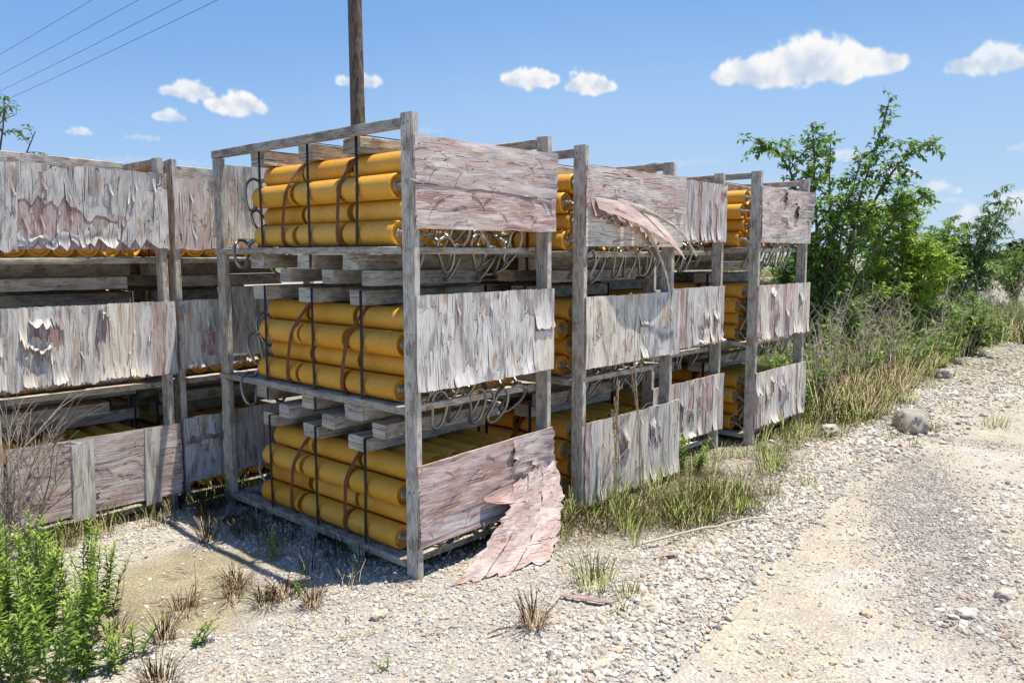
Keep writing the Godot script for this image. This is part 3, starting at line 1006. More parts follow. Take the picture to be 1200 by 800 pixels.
func weed_mesh(h: float, n: int, c0: Color, c1: Color, leaf: float, slim: float) -> ArrayMesh:
	var mb := MB.new()
	for s in n:
		var e := Vector3(rr(-0.35, 0.35) * h, h * rr(0.55, 1.0), rr(-0.35, 0.35) * h)
		var b := Vector3(rr(-0.1, 0.1), 0, rr(-0.1, 0.1)) * h
		var pts := curve_pts(b, e, Vector3(rr(-0.1, 0.1), 0.1, rr(-0.1, 0.1)) * h, 5, 0.005)
		mb.tube(pts, 0.004, 0.0015, 3, c0.lerp(Color(0.3, 0.25, 0.15), 0.4))
		for i in 16:
			var t := rr(0.2, 1.0) * 4.0
			var k := mini(int(t), 3)
			var p: Vector3 = pts[k].lerp(pts[k + 1], t - k)
			var d := Vector3(rr(-1, 1), rr(-0.3, 0.9), rr(-1, 1)).normalized()
			var sd := d.cross(Vector3(0.1, 1, 0.1)).normalized()
			mb.leaf(p, d, sd, sd.cross(d).normalized(), leaf * rr(0.6, 1.2), leaf * slim, c0.lerp(c1, rng.randf()), 0.2)
	return mb.mesh(M.leaf)

func stalk_mesh(h: float, n: int, col: Color) -> ArrayMesh:
	var mb := MB.new()
	for s in n:
		var b := Vector3(rr(-0.15, 0.15), 0, rr(-0.15, 0.15))
		var e := b + Vector3(rr(-0.5, 0.5) * h, h * rr(0.6, 1.0), rr(-0.5, 0.5) * h)
		var pts := curve_pts(b, e, Vector3(rr(-0.08, 0.08), 0.12, rr(-0.08, 0.08)) * h, 6, 0.01)
		var cc := col * rr(0.7, 1.2)
		mb.tube(pts, 0.004, 0.0012, 3, cc)
		for k in 5:
			var p: Vector3 = pts[1 + k % 5]
			var d := Vector3(rr(-1, 1), rr(0.1, 1), rr(-1, 1)).normalized()
			mb.tube([p, p + d * 0.07, p + d * rr(0.1, 0.18) + Vector3.UP * 0.03], 0.002, 0.0008, 3, cc)
	return mb.mesh(M.bark)

func leafy_weed(at: Vector3, stems: int, spread: Vector2, h0: float, h1: float, leaf: float, label: String, lean := Vector3.ZERO) -> void:
	var t := thing("leafy_weed", at, label, "plant", "bright green leafy weeds")
	var w := MB.new()
	var l := MB.new()
	for s in stems:
		var a := rr(0, TAU)
		var rad := sqrt(rng.randf())
		var b := Vector3(cos(a) * spread.x * rad, 0, sin(a) * spread.y * rad)
		b.y = gh(at.x + b.x, at.z + b.z) - at.y - 0.01
		var h := rr(h0, h1) * (1.0 - 0.25 * rad)
		var e := b + Vector3(cos(a) * h * 0.2 * rad + rr(-0.06, 0.06), h, sin(a) * h * 0.2 * rad + rr(-0.06, 0.06)) + lean * h
		var pts := curve_pts(b, e, Vector3(rr(-0.03, 0.03), 0.02, rr(-0.03, 0.03)), 7, 0.004)
		w.tube(pts, 0.0042, 0.0014, 4, Color(0.20, 0.22, 0.08))
		var n := int(h * 150.0)
		for i in n:
			var u := 0.1 + 0.9 * float(i) / n
			var g := u * 6.0
			var k := mini(int(g), 5)
			var p: Vector3 = pts[k].lerp(pts[k + 1], g - k)
			var ang := i * 2.4 + rr(-0.3, 0.3)
			var d := Vector3(cos(ang), lerpf(0.25, 0.9, u) + rr(-0.25, 0.25), sin(ang)).normalized()
			var sd := d.cross(Vector3.UP).normalized().rotated(d, rr(-0.4, 0.4))
			var sz := leaf * rr(0.65, 1.15) * (1.0 - 0.45 * u * u)
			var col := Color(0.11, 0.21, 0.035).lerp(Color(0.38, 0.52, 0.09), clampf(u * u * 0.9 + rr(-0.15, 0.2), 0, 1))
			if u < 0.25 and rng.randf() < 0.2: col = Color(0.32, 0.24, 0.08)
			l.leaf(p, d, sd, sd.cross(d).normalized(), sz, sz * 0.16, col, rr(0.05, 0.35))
	put(t, "stem", w.mesh(M.bark))
	put(t, "foliage", l.mesh(M.leaf))

func twiggy(mb: MB, p: Vector3, d: Vector3, L: float, r: float, depth: int, col: Color) -> void:
	var e := p + d * L
	var pts := curve_pts(p, e, Vector3(rr(-0.1, 0.1), rr(-0.02, 0.1), rr(-0.1, 0.1)) * L, 5, 0.01 * L)
	mb.tube(pts, r, r * 0.6, 4, col)
	if depth == 0: return
	for k in (4 if depth > 1 else 5):
		var q: Vector3 = pts[1 + rng.randi() % 4]
		var nd := (d + Vector3(rr(-1, 1), rr(-0.3, 0.7), rr(-1, 1)) * 0.75).normalized()
		twiggy(mb, q, nd, L * rr(0.45, 0.75), r * 0.6, depth - 1, col)

# ---------------------------------------------------------------- sky
func make_sky() -> PanoramaSkyMaterial:
	var W := 4096
	var H := 2048
	var im := Image.create(W, H, false, Image.FORMAT_RGB8)
	var stops := [[-90.0, Color(0.72, 0.70, 0.66)], [-0.2, Color(0.80, 0.86, 0.92)], [0.0, Color(0.79, 0.875, 0.955)], [3.0, Color(0.75, 0.86, 0.962)], [7.0, Color(0.69, 0.82, 0.965)], [11.0, Color(0.635, 0.785, 0.96)], [17.0, Color(0.52, 0.70, 0.93)], [35.0, Color(0.39, 0.59, 0.86)], [90.0, Color(0.26, 0.45, 0.76)]]
	# a small picture of the clear air, a little deeper blue towards the north, then enlarged
	var small := Image.create(256, 1024, false, Image.FORMAT_RGB8)
	for y in 1024:
		var el0 := 90.0 - (y + 0.5) / 1024.0 * 180.0
		for x in 256:
			var az := (x + 0.5) / 256.0 * TAU
			var el := el0 + 3.6 * smoothstep(0.6, 1.0, cos(az)) * smoothstep(0.0, 8.0, el0) * smoothstep(60.0, 30.0, el0)
			var c := Color.BLACK
			for k in stops.size() - 1:
				if el >= stops[k][0] and el <= stops[k + 1][0]:
					c = stops[k][1].lerp(stops[k + 1][1], (el - stops[k][0]) / (stops[k + 1][0] - stops[k][0]))
			small.set_pixel(x, y, c)
	small.resize(W, H, Image.INTERPOLATE_BILINEAR)
	im = small
	# clouds: [azimuth, elevation, width, height (degrees), opacity, puffs seed]
	var f := FastNoiseLite.new()
	f.seed = 77
	f.frequency = 0.55
	f.fractal_octaves = 6
	f.fractal_gain = 0.55
	var clouds := [[26.4, 10.5, 3.4, 1.9, 0.9, 1], [29.3, 10.0, 4.2, 2.3, 1.0, 2], [25.2, 8.95, 2.2, 1.1, 0.8, 3], [20.0, 7.6, 1.6, 0.8, 0.75, 4], [23.6, 7.45, 2.4, 0.6, 0.4, 5], [37.5, 11.8, 3.3, 1.6, 0.85, 6],
		[49.4, 12.3, 3.9, 2.6, 1.0, 7], [53.4, 11.7, 3.6, 2.2, 1.0, 8], [67.7, 12.4, 13.2, 4.6, 1.0, 9], [78.4, 11.6, 5.0, 2.4, 0.85, 10], [73.4, 5.3, 2.8, 1.3, 0.6, 11], [75.6, 4.05, 3.0, 1.2, 0.6, 12], [80.0, 2.5, 7.5, 3.4, 0.6, 13], [70.0, 6.5, 3.4, 1.3, 0.55, 14], [66.0, 3.2, 4.0, 1.2, 0.4, 15],
		[72.0, 3.4, 13.0, 1.3, 0.3, 31], [60.0, 6.3, 7.0, 0.8, 0.18, 32], [24.0, 6.0, 8.0, 0.8, 0.2, 33], [83.0, 6.5, 9.0, 1.2, 0.3, 34], [42.0, 8.6, 3.0, 0.6, 0.2, 35],
		[96.0, 9.0, 9.0, 3.6, 0.95, 16], [112.0, 14.0, 12.0, 5.0, 1.0, 17], [104.0, 4.0, 8.0, 2.2, 0.6, 18], [5.0, 9.0, 5.0, 2.2, 0.9, 19], [-14.0, 12.0, 9.0, 3.8, 1.0, 20], [-40.0, 8.0, 7.0, 2.6, 0.9, 21], [140.0, 10.0, 11.0, 4.0, 1.0, 22], [175.0, 13.0, 10.0, 4.2, 1.0, 23], [-75.0, 11.0, 12.0, 4.5, 1.0, 24], [-120.0, 9.0, 10.0, 3.6, 1.0, 25], [-150.0, 14.0, 9.0, 4.0, 1.0, 26]]
	var ppd := W / 360.0
	for cl in clouds:
		var r := RandomNumberGenerator.new()
		r.seed = int(cl[5]) * 131
		var cw: float = cl[2] * 0.5
		var ch: float = cl[3] * 0.62
		var puffs := []
		var n := 4 + int(cl[2] / cl[3] * 3.0)
		for k in n:
			var u := (k + 0.5) / n * 2.0 - 1.0
			var hgt := (1.0 - 0.55 * absf(u)) * r.randf_range(0.7, 1.1)
			puffs.append([u * 0.82 * cw, ch * (-0.35 + 0.35 * hgt * r.randf_range(0.4, 1.2)), ch * 0.72 * hgt])
		var x0 := int(cl[0] / 360.0 * W)
		var y0 := int((90.0 - cl[1]) / 180.0 * H)
		var hw := int(cw * ppd * 1.5)
		var hh := int(ch * ppd * 1.7)
		for py in range(-hh, hh + 1):
			for px in range(-hw, hw + 1):
				var X := px / ppd
				var Y := -py / ppd
				var d := 0.0
				for p in puffs:
					var dx: float = (X - p[0]) / (p[2] * 1.35)
					var dy: float = (Y - p[1]) / p[2]
					if Y < p[1]: dy *= 1.35
					d = maxf(d, 1.0 - sqrt(dx * dx + dy * dy) * 0.72)
				if d <= 0.0: continue
				var sx: float = (X + cl[5] * 31.0) / ch * 1.5
				var sy := Y / ch * 1.5
				var nz := f.get_noise_2d(sx, sy)
				var fine := f.get_noise_2d(sx * 3.1, sy * 3.1 + 40.0)
				var dens := d + nz * 0.34 + fine * 0.14
				var a := smoothstep(0.24, 0.47 + 0.35 * (1.0 - float(cl[4])), dens) * float(cl[4])
				if a <= 0.002: continue
				var lit := clampf(0.5 + Y / ch * 0.55 + nz * 0.55 + (0.4 - d) * 0.3, 0.0, 1.0)
				var col := Color(0.80, 0.85, 0.92).lerp(Color(0.985, 0.985, 0.99), smoothstep(0.0, 0.62, lit))
				var ix := posmod(x0 + px, W)
				var iy := clampi(y0 + py, 0, H - 1)
				im.set_pixel(ix, iy, im.get_pixel(ix, iy).lerp(col, a))
	var m := PanoramaSkyMaterial.new()
	m.panorama = ImageTexture.create_from_image(im)
	m.energy_multiplier = 0.70
	return m

# ---------------------------------------------------------------- the scene
func _ready() -> void:
	rng.seed = 20240
	hill.seed = 3
	hill.frequency = 0.02
	hill.fractal_octaves = 4
	patch.seed = 9
	patch.frequency = 0.02
	patch.fractal_octaves = 4

	var cam := Camera3D.new()
	cam.name = "camera"
	cam.position = Vector3(-2.577, 1.65, 2.963)
	cam.rotation = Vector3(deg_to_rad(-6.24), deg_to_rad(-48.0), 0)
	cam.fov = 46.41
	cam.far = 4000.0
	add_child(cam)
	cam.current = true

	var env := WorldEnvironment.new()
	env.name = "environment"
	env.environment = Environment.new()
	env.environment.background_mode = Environment.BG_SKY
	env.environment.sky = Sky.new()
	env.environment.sky.sky_material = make_sky()
	env.environment.tonemap_mode = Environment.TONE_MAPPER_LINEAR
	env.environment.tonemap_exposure = 1.42
	env.environment.sdfgi_enabled = true
	env.environment.ssao_enabled = true
	env.environment.ssil_enabled = true
	add_child(env)

	var sun := DirectionalLight3D.new()
	sun.name = "sun"
	sun.light_energy = 1.6
	sun.light_color = Color(1.0, 0.965, 0.90)
	sun.light_angular_distance = 0.5
	sun.shadow_enabled = true
	var to_sun := Vector3(0.19, 1.0, 0.20).normalized()
	sun.basis = Basis.looking_at(-to_sun, Vector3(1, 0, 0))
	add_child(sun)

	make_materials()
	make_rollers()
	make_ground()
	make_racks()
	make_bundles()
	make_trees()
	make_gravel()
	make_grass()
	make_small()

func make_racks() -> void:
	rack(Vector3(0, -0.0, 0), 1.06, "nearest grey timber rack, a plywood sheet peeling off its lowest panel to the ground", {
		"p2": {"x": [0.0, 1.085], "y": [1.775, 2.225], "grain": "h", "loss": 0.4, "curl": 0.035, "veneer": ["mixed", "veneer", "mixed"], "base": "pink", "widths": Vector2(0.06, 0.20), "tooth": 0.06, "shade": 1.0, "whole": 0.3},
		"p1": {"x": [0.0, 1.07], "y": [0.965, 1.45], "grain": "v", "loss": 0.06, "curl": 0.018, "veneer": ["veneer", "veneer", "cream"], "widths": Vector2(0.14, 0.37), "tooth": 0.02, "shade": 1.0, "whole": 0.9},
		"p0": {"x": [0.0, 1.07], "y": [0.17, 0.61], "grain": "h", "loss": 0.4, "curl": 0.03, "veneer": ["pink", "mixed", "pink"], "base": "pink", "widths": Vector2(0.06, 0.17), "tooth": 0.07, "whole": 0.35, "tilt": 0.03}})
	rack(Vector3(1.376, -0.02, 0), 1.075, "second rack in the front row, a loose veneer flap hanging from its top panel", {
		"p2": {"x": [0.0, 1.16], "y": [1.72, 2.215], "grain": "h", "loss": 0.4, "curl": 0.03, "veneer": ["mixed", "mixed", "cream"], "base": "pink", "widths": Vector2(0.11, 0.27), "tooth": 0.09, "whole": 0.5},
		"p1": {"x": [0.01, 1.14], "y": [0.95, 1.405], "grain": "v", "loss": 0.08, "curl": 0.02, "veneer": ["cream", "cream", "veneer"], "widths": Vector2(0.09, 0.34), "tooth": 0.02, "whole": 0.85},
		"p0": {"x": [0.02, 1.17], "y": [0.06, 0.61], "grain": "v", "loss": 0.28, "curl": 0.026, "veneer": ["cream", "cream", "veneer"], "base": "pink", "widths": Vector2(0.035, 0.11), "tooth": 0.075, "whole": 0.62, "ragged": 0.02}})
	rack(Vector3(2.50, -0.01, -0.2), 1.08, "third rack in the front row, set back between the flapped rack and the last", {
		"p2": {"x": [0.0, 1.09], "y": [1.75, 2.23], "grain": "v", "loss": 0.3, "curl": 0.02, "veneer": ["veneer", "veneer", "mixed"], "widths": Vector2(0.035, 0.11), "tooth": 0.075, "whole": 0.62},
		"p1": {"x": [0.0, 1.09], "y": [0.92, 1.40], "grain": "v", "loss": 0.3, "curl": 0.03, "veneer": ["veneer", "cream"], "widths": Vector2(0.035, 0.11), "tooth": 0.075, "whole": 0.62},
		"p0": {"x": [0.0, 1.12], "y": [0.17, 0.66], "grain": "v", "loss": 0.3, "curl": 0.026, "veneer": ["cream", "veneer"], "widths": Vector2(0.035, 0.11), "tooth": 0.075, "whole": 0.62}})
	rack(Vector3(3.815, 0.02, 0), 1.04, "last rack in the front row, standing beside the tree", {
		"p2": {"x": [0.0, 1.07], "y": [1.73, 2.20], "grain": "h", "loss": 0.4, "curl": 0.032, "veneer": ["mixed", "veneer", "mixed"], "widths": Vector2(0.04, 0.17), "tooth": 0.08, "whole": 0.3, "shade": 0.95},
		"p1": {"x": [0.0, 1.10], "y": [0.89, 1.37], "grain": "v", "loss": 0.4, "curl": 0.03, "veneer": ["mixed", "veneer", "cream"], "widths": Vector2(0.035, 0.11), "tooth": 0.075, "whole": 0.62, "ragged": 0.02},
		"p0": {"x": [0.0, 1.08], "y": [0.13, 0.62], "grain": "v", "loss": 0.28, "curl": 0.026, "veneer": ["cream", "veneer"], "widths": Vector2(0.035, 0.11), "tooth": 0.075, "whole": 0.62}})
	rack(Vector3(-1.27, -0.06, -2.12), 1.03, "left rack of the back row, dry twigs in front of its lowest pink panel", {
		"tall_back": true,
		"p2": {"x": [-0.02, 1.04], "y": [1.735, 2.22], "grain": "v", "loss": 0.16, "curl": 0.026, "veneer": ["veneer"], "widths": Vector2(0.09, 0.34), "tooth": 0.08, "whole": 0.75, "over": 0.03, "end_tooth": 1.0, "base": "pink"},
		"p1": {"x": [0.0, 1.06], "y": [0.93, 1.41], "grain": "v", "loss": 0.3, "curl": 0.032, "veneer": ["veneer", "veneer", "cream"], "widths": Vector2(0.035, 0.11), "tooth": 0.075, "whole": 0.62},
		"p0": {"x": [0.05, 1.06], "y": [0.14, 0.61], "grain": "h", "loss": 0.4, "curl": 0.026, "veneer": ["mixed", "pink", "mixed"], "base": "pink", "widths": Vector2(0.06, 0.17), "tooth": 0.1, "whole": 0.4, "battens": true}})
	rack(Vector3(-0.18, -0.06, -2.14), 1.05, "second rack of the back row, seen in the gap behind the nearest rack", {
		"tall_back": true,
		"p2": {"x": [0.0, 1.05], "y": [1.735, 2.20], "grain": "v", "loss": 0.1, "curl": 0.032, "veneer": ["veneer", "veneer", "mixed"], "widths": Vector2(0.09, 0.27), "tooth": 0.05, "whole": 0.7},
		"p1": {"x": [0.0, 1.06], "y": [0.95, 1.41], "grain": "v", "loss": 0.28, "curl": 0.03, "veneer": ["cream", "veneer"], "widths": Vector2(0.035, 0.11), "tooth": 0.075, "whole": 0.62},
		"p0": {"x": [0.0, 1.06], "y": [0.19, 0.63], "grain": "v", "loss": 0.1, "curl": 0.026, "veneer": ["veneer"], "widths": Vector2(0.12, 0.34), "tooth": 0.03, "whole": 0.8}})
	for k in [4, 5]:
		var rk: Node3D = get_node("wooden_rack_%03d" % k)
		board(rk, "top_beam", Vector3(-0.02, 2.25, -0.14), Vector3(0.82 if k == 4 else 1.0, 2.235, -0.14), 0.09, 0.085, M.lumber, Vector3.ZERO, 1.05, 0.004)
	# gray strips nailed over the pink panel of the back left rack
	var back: Node3D = get_node("wooden_rack_004")
	for x in [0.44, 0.86]:
		board(back, "batten", Vector3(x, 0.13, 0.022), Vector3(x + 0.01, 0.59, 0.022), 0.13 if x < 0.6 else 0.1, 0.006, M.veneer, Vector3(1, 0, 0), 1.0, 0.03)
	# the nearest rack: lowest sheet torn loose and curled down to the ground
	var near: Node3D = get_node("wooden_rack")
	var crumple := FastNoiseLite.new()
	crumple.seed = 8
	crumple.frequency = 6.0
	var bounds := [0.0, 0.30, 0.62, 1.0]
	for q in 3:
		var rows := []
		var stop: float = [1.0, 0.97, 0.90][q]
		for i in 23:
			var row := []
			for j in 6:
				var b := lerpf(bounds[q] + (0.006 if q > 0 else 0.0), bounds[q + 1], j / 5.0)
				var t := i / 22.0 * (stop + rr(-0.03, 0.03) if i == 22 else stop)
				var p := Vector3(0.70, 0.36, 0.035).lerp(Vector3(1.075, 0.43, 0.03), b)
				var c := Vector3(0.52, 0.20, 0.14).lerp(Vector3(1.08, 0.12, 0.16), b)
				var r := Vector3(0.08, -0.01, 0.17).lerp(Vector3(0.50, -0.005, 0.40), b)
				var s := p * (1 - t) * (1 - t) + c * 2 * t * (1 - t) + r * t * t
				var cr := crumple.get_noise_3d(s.x * 2.0, s.y * 2.0, s.z * 2.0 + q * 0.02)
				s += Vector3(0.2, 0.5, 0.8) * cr * 0.012
				s.y += 0.008 * (q - 1) * sin(t * 5.0)
				s.y = maxf(s.y, gh(s.x, s.z) + 0.006)
				if i == 0: s.y += rr(-0.03, 0.03)
				if j == 0 or j == 5: s += Vector3(rr(-0.012, 0.012), rr(-0.004, 0.004), rr(-0.005, 0.005)) * (1.6 if (q == 0 and j == 0) or (q == 2 and j == 5) else 0.5)
				row.append(s)
			rows.append(row)
		put(near, "peeled_sheet", sheet(rows, 0.003, M.mixed, Color(0.80, 0.755, 0.735) * [1.0, 0.94, 1.03][q], Vector2(0.9, 0.35), Vector2(0.3, 0.1 + 0.3 * q), true, true))
	var sc := []
	for i in 9:
		var row := []
		var t := i / 8.0
		for j in 4:
			var b := j / 3.0
			row.append(Vector3(lerpf(0.45, 1.06, t), lerpf(0.34, 0.40, t) - 0.10 * b * sin(t * 2.6 + 0.3) , 0.03 + 0.07 * b * b * sin(t * 2.6 + 0.2)) + Vector3(0, rr(-0.006, 0.006), 0))
		sc.append(row)
	put(near, "veneer_flap", sheet(sc, 0.002, M.pink, Color(0.9, 0.84, 0.82), Vector2(0.6, 0.2), Vector2(0.7, 0.5), true))
	# the second rack: a flap and two curling splints hanging from the top panel
	var second: Node3D = get_node("wooden_rack_001")
	var fl := []
	for i in 15:
		var row := []
		var t := i / 14.0
		var w := 0.10 * pow(sin(PI * minf(1.0, t * 0.85 + 0.12)), 0.7) + 0.004
		for j in 5:
			var b := j / 4.0
			row.append(Vector3(lerpf(0.08, 1.17, t), 2.02 - 0.36 * t * t - w * b * 1.3, 0.02 + 0.06 * sin(PI * t) + w * b * 0.6) + Vector3(0, rr(-0.004, 0.004), rr(-0.002, 0.002)))
		fl.append(row)
	put(second, "veneer_flap", sheet(fl, 0.0016, M.mixed, Color(0.88, 0.83, 0.81), Vector2(1.0, 0.3), Vector2(0.2, 0.7), true))
	# ragged pieces of the next layer hanging below the flap
	for k in 6:
		var hg := []
		var x0 := 0.09 + k * 0.125 + rr(-0.02, 0.02)
		var w := rr(0.11, 0.16)
		var l := rr(0.10, 0.24)
		for i in 6:
			var row := []
			var t := i / 5.0
			for j in 5:
				var bb := j / 4.0 - 0.5
				row.append(Vector3(x0 + w * bb * (1.0 - 0.25 * t) + 0.02 * t, 2.0 - 0.02 * k - l * t * (1.0 - rr(0.0, 0.35 if i == 5 else 0.06)) + rr(-0.01, 0.01), 0.018 + 0.035 * t * t * rr(0.6, 1.4) + 0.012 * bb * bb * 4.0))
			hg.append(row)
		put(second, "veneer_strip", sheet(hg, 0.0014, M.mixed if k % 2 else M.pink, Color(1, 0.96, 0.95) * rr(0.92, 1.02), Vector2(0.25, 0.12), Vector2(rr(0, 4), rr(0, 4))))
	for k in 2:
		var a: Vector3 = [Vector3(0.30, 2.0, 0.03), Vector3(0.45, 1.96, 0.03)][k]
		var e: Vector3 = [Vector3(1.16, 1.66, 0.12), Vector3(0.88, 1.27, 0.08)][k]
		var sp := []
		var pts := curve_pts(a, e, Vector3(0.05, 0.10, 0.12) if k == 0 else Vector3(0.12, 0.02, 0.1), 12, 0.002)
		for i in 12:
			var w := lerpf(0.022, 0.008, i / 11.0)
			sp.append([pts[i] + Vector3(0, w, 0.004), pts[i] + Vector3(0.004, 0, 0.012), pts[i] + Vector3(0, -w, 0.004)])
		put(second, "veneer_splint", sheet(sp, 0.0016, M.cream, Color(0.95, 0.88, 0.85), Vector2(0.9, 0.05), Vector2(0.1, 0.2), true))

func make_bundles() -> void:
	var lv := ["bottom", "middle", "top"]
	var where := ["the nearest rack", "the second rack of the front row", "the set-back third rack", "the last rack by the tree", "the left rack of the back row", "the rack behind the nearest one"]
	var at := [Vector3(0.02, 0, 0), Vector3(1.40, -0.02, -0.02), Vector3(2.52, -0.01, -0.22), Vector3(3.83, 0.02, -0.02), Vector3(-1.24, -0.06, -2.14), Vector3(-0.15, -0.06, -2.16)]
	for r in 6:
		for k in 3:
			var deck: float = DECKS[k] + 0.001
			bundle(at[r] + Vector3(rr(-0.005, 0.012), 0, rr(-0.02, 0.02)), deck, "yellow rollers strapped on the %s deck of %s" % [lv[k], where[r]], 7, r == 0, r < 4)

func make_trees() -> void:
	var dark := {"c0": Color(0.085, 0.18, 0.035), "c1": Color(0.27, 0.44, 0.09), "leaf": 0.08, "slim": 0.26, "twigs": 19.0, "leaves": 11, "twig": 0.30, "from": 0.12, "side_limbs": 4, "side_len": 0.2, "hang": 0.45, "arch": 0.2}
	var base := Vector3(8.3, gh(8.3, -1.1), -1.1)
	tree("young_tree", base, [[-0.92, 2.95, 0.1, 0.14, 1.7], [-0.35, 3.15, -0.2], [0.05, 3.1, 0.2], [0.3, 2.75, -0.2], [0.74, 3.55, 0.0, -0.1, 0.2], [1.45, 2.95, 0.1, -0.1, 1.65], [1.2, 2.25, -0.3, 0.1, 1.2], [-0.35, 2.2, 0.3], [-0.1, 2.0, -0.4], [0.15, 2.0, 0.2], [-0.35, 1.7, -0.2], [0.0, 1.5, -0.3], [-0.2, 1.2, 0.2], [0.05, 1.0, -0.4], [-0.4, 1.0, 0.0], [-0.1, 1.6, 0.3]], dark, "tall young tree with arching leafy branches beside the last rack", "tree", "trees and bushes past the racks")
	var lime := {"c0": Color(0.18, 0.31, 0.04), "c1": Color(0.42, 0.58, 0.10), "leaf": 0.08, "slim": 0.2, "twigs": 26.0, "leaves": 17, "twig": 0.32, "from": 0.2, "side_limbs": 4, "side_len": 0.3, "hang": 0.1}
	tree("feathery_tree", Vector3(10.2, gh(10.2, -0.75), -0.75), [[-1.0, 1.6, 0.0], [-0.7, 2.0, -0.3], [-0.4, 2.2, 0.3], [0.0, 2.3, -0.2], [0.35, 2.15, 0.2], [0.8, 1.9, 0.0], [-0.2, 1.8, 0.4], [0.5, 1.6, 0.3], [0.2, 1.7, -0.5], [-0.5, 1.4, -0.4], [0.7, 1.3, -0.4], [1.0, 1.3, 0.3], [0.0, 1.2, -0.6], [-0.8, 1.1, -0.3], [-0.3, 1.0, -0.6]], lime, "yellow-green feathery tree in the middle of the thicket", "tree", "trees and bushes past the racks")
	var grey := {"c0": Color(0.10, 0.19, 0.055), "c1": Color(0.27, 0.40, 0.13), "leaf": 0.11, "slim": 0.15, "twigs": 16.0, "leaves": 13, "twig": 0.4, "from": 0.25, "side_limbs": 3, "side_len": 0.28, "hang": 0.7, "sag": 0.5}
	tree("drooping_tree", Vector3(14.2, gh(14.2, -0.9), -0.9), [[0.95, 2.55, 0.0, 0.0, 0.5], [0.9, 2.1, 0.2], [0.5, 2.2, -0.2], [0.3, 2.1, 0.2], [-0.2, 2.2, 0.0], [-0.5, 1.9, 0.3], [0.9, 1.6, -0.3], [0.4, 1.4, -0.4], [-0.4, 1.3, -0.3]], grey, "drooping willow-like tree, farthest right of the thicket", "tree", "trees and bushes past the racks")
	var bush := {"c0": Color(0.09, 0.18, 0.035), "c1": Color(0.29, 0.45, 0.10), "leaf": 0.08, "slim": 0.22, "twigs": 22.0, "leaves": 10, "twig": 0.2, "from": 0.15, "side_limbs": 3, "side_len": 0.3, "hang": 0.2}
	var spots := [[10.9, -0.35, 1.0, 0.8, "wide light green bush in front of the feathery tree"], [7.9, -2.2, 1.5, 0.8, "dense dark bush seen through the gaps of the last rack"], [8.7, -0.95, 1.1, 0.65, "thick dark bush at the foot of the tall young tree"], [11.4, 0.0, 0.75, 0.55, "low bright bush nearest the gravel at the right edge"], [12.2, -0.7, 1.0, 0.7, "round green bush under the feathery tree"], [10.2, -2.6, 2.0, 0.9, "leafy bush behind the tall young tree"], [25.0, -1.75, 1.7, 0.9, "far green bush close to the right edge"]]
	for s in spots:
		var limbs := []
		for k in 9: limbs.append([rr(-1, 1) * s[3], s[2] * rr(0.5, 1.0), rr(-1, 1) * s[3] * 0.7])
		tree("bush", Vector3(s[0], gh(s[0], s[1]), s[1]), limbs, bush, s[4], "bush", "trees and bushes past the racks")
	# behind the back row, at the left edge of the picture
	var sprig := {"c0": Color(0.07, 0.13, 0.03), "c1": Color(0.17, 0.26, 0.06), "leaf": 0.08, "slim": 0.2, "twigs": 6.0, "leaves": 9, "twig": 0.3, "from": 0.4, "side_limbs": 2, "side_len": 0.15, "hang": 0.3}
	tree("slender_tree", Vector3(-0.03, -0.05, -6.98), [[0.38, 3.35, 0.0], [0.62, 3.0, 0.1], [0.1, 3.6, 0.2], [-0.3, 3.4, 0.2], [-0.5, 3.0, 0.0]], sprig, "slender tree behind the back row, its tips at the left edge", "tree")
	# far tree line
	var far := {"c0": Color(0.05, 0.09, 0.03), "c1": Color(0.10, 0.15, 0.05), "leaf": 0.6, "slim": 0.3, "twigs": 2.2, "leaves": 9, "twig": 1.3, "from": 0.15, "side_limbs": 2, "side_len": 0.3}
	var nth := ["nearest", "second", "third", "fourth", "fifth", "sixth", "seventh", "eighth"]
	for k in 8:
		var d := 62.0 + k * 16.0
		var a := deg_to_rad([79.5, 82.0, 76.8, 84.0, 78.2, 81.0, 75.0, 83.0][k])
		var p := Vector3(-2.577 + sin(a) * d, 0, 2.963 - cos(a) * d)
		var limbs := []
		for q in 8: limbs.append([rr(-2.8, 2.8), rr(1.0, 2.6), rr(-2, 2)])
		tree("distant_tree", p, limbs, far, "low distant tree on the horizon, %s of the far line" % nth[k], "tree", "distant trees on the horizon")
	# undergrowth
	var thicket := func() -> Vector2:
		var x := 5.2 + 13.0 * pow(rng.randf(), 1.3)
		var z := rr(-4.2, 0.12 + 0.1 * patch.get_noise_1d(x * 60.0)) - maxf(0.0, x - 11.0) * 0.03
		return Vector2(x, z)
	scatter("weeds", weed_mesh(0.55, 6, Color(0.11, 0.21, 0.045), Color(0.30, 0.43, 0.10), 0.085, 0.17), 460, thicket, 0.5, 1.4)
	scatter("weeds", weed_mesh(0.45, 6, Color(0.20, 0.25, 0.09), Color(0.40, 0.44, 0.18), 0.065, 0.13), 380, thicket, 0.5, 1.1)
	scatter("dry_stalks", stalk_mesh(0.8, 7, Color(0.56, 0.47, 0.36)), 300, thicket, 0.6, 1.4)
	scatter("meadow_grass", blades(44, 0.45, 0.14, 0.5, 0.0035, Color(0.22, 0.29, 0.08), Color(0.44, 0.48, 0.18), Color(0.60, 0.53, 0.35), 0.4), 620, thicket, 0.5, 1.2)
	# the field beyond, to the horizon
	var field := func() -> Vector2:
		var d := 17.0 + 60.0 * pow(rng.randf(), 1.8)
		var a := deg_to_rad(rr(60.0, 90.0))
		var p := Vector2(-2.577 + sin(a) * d, 2.963 - cos(a) * d)
		if patch.get_noise_2d(p.x * 2.0, p.y * 9.0) > 0.12: return Vector2(NAN, 0)
		return p
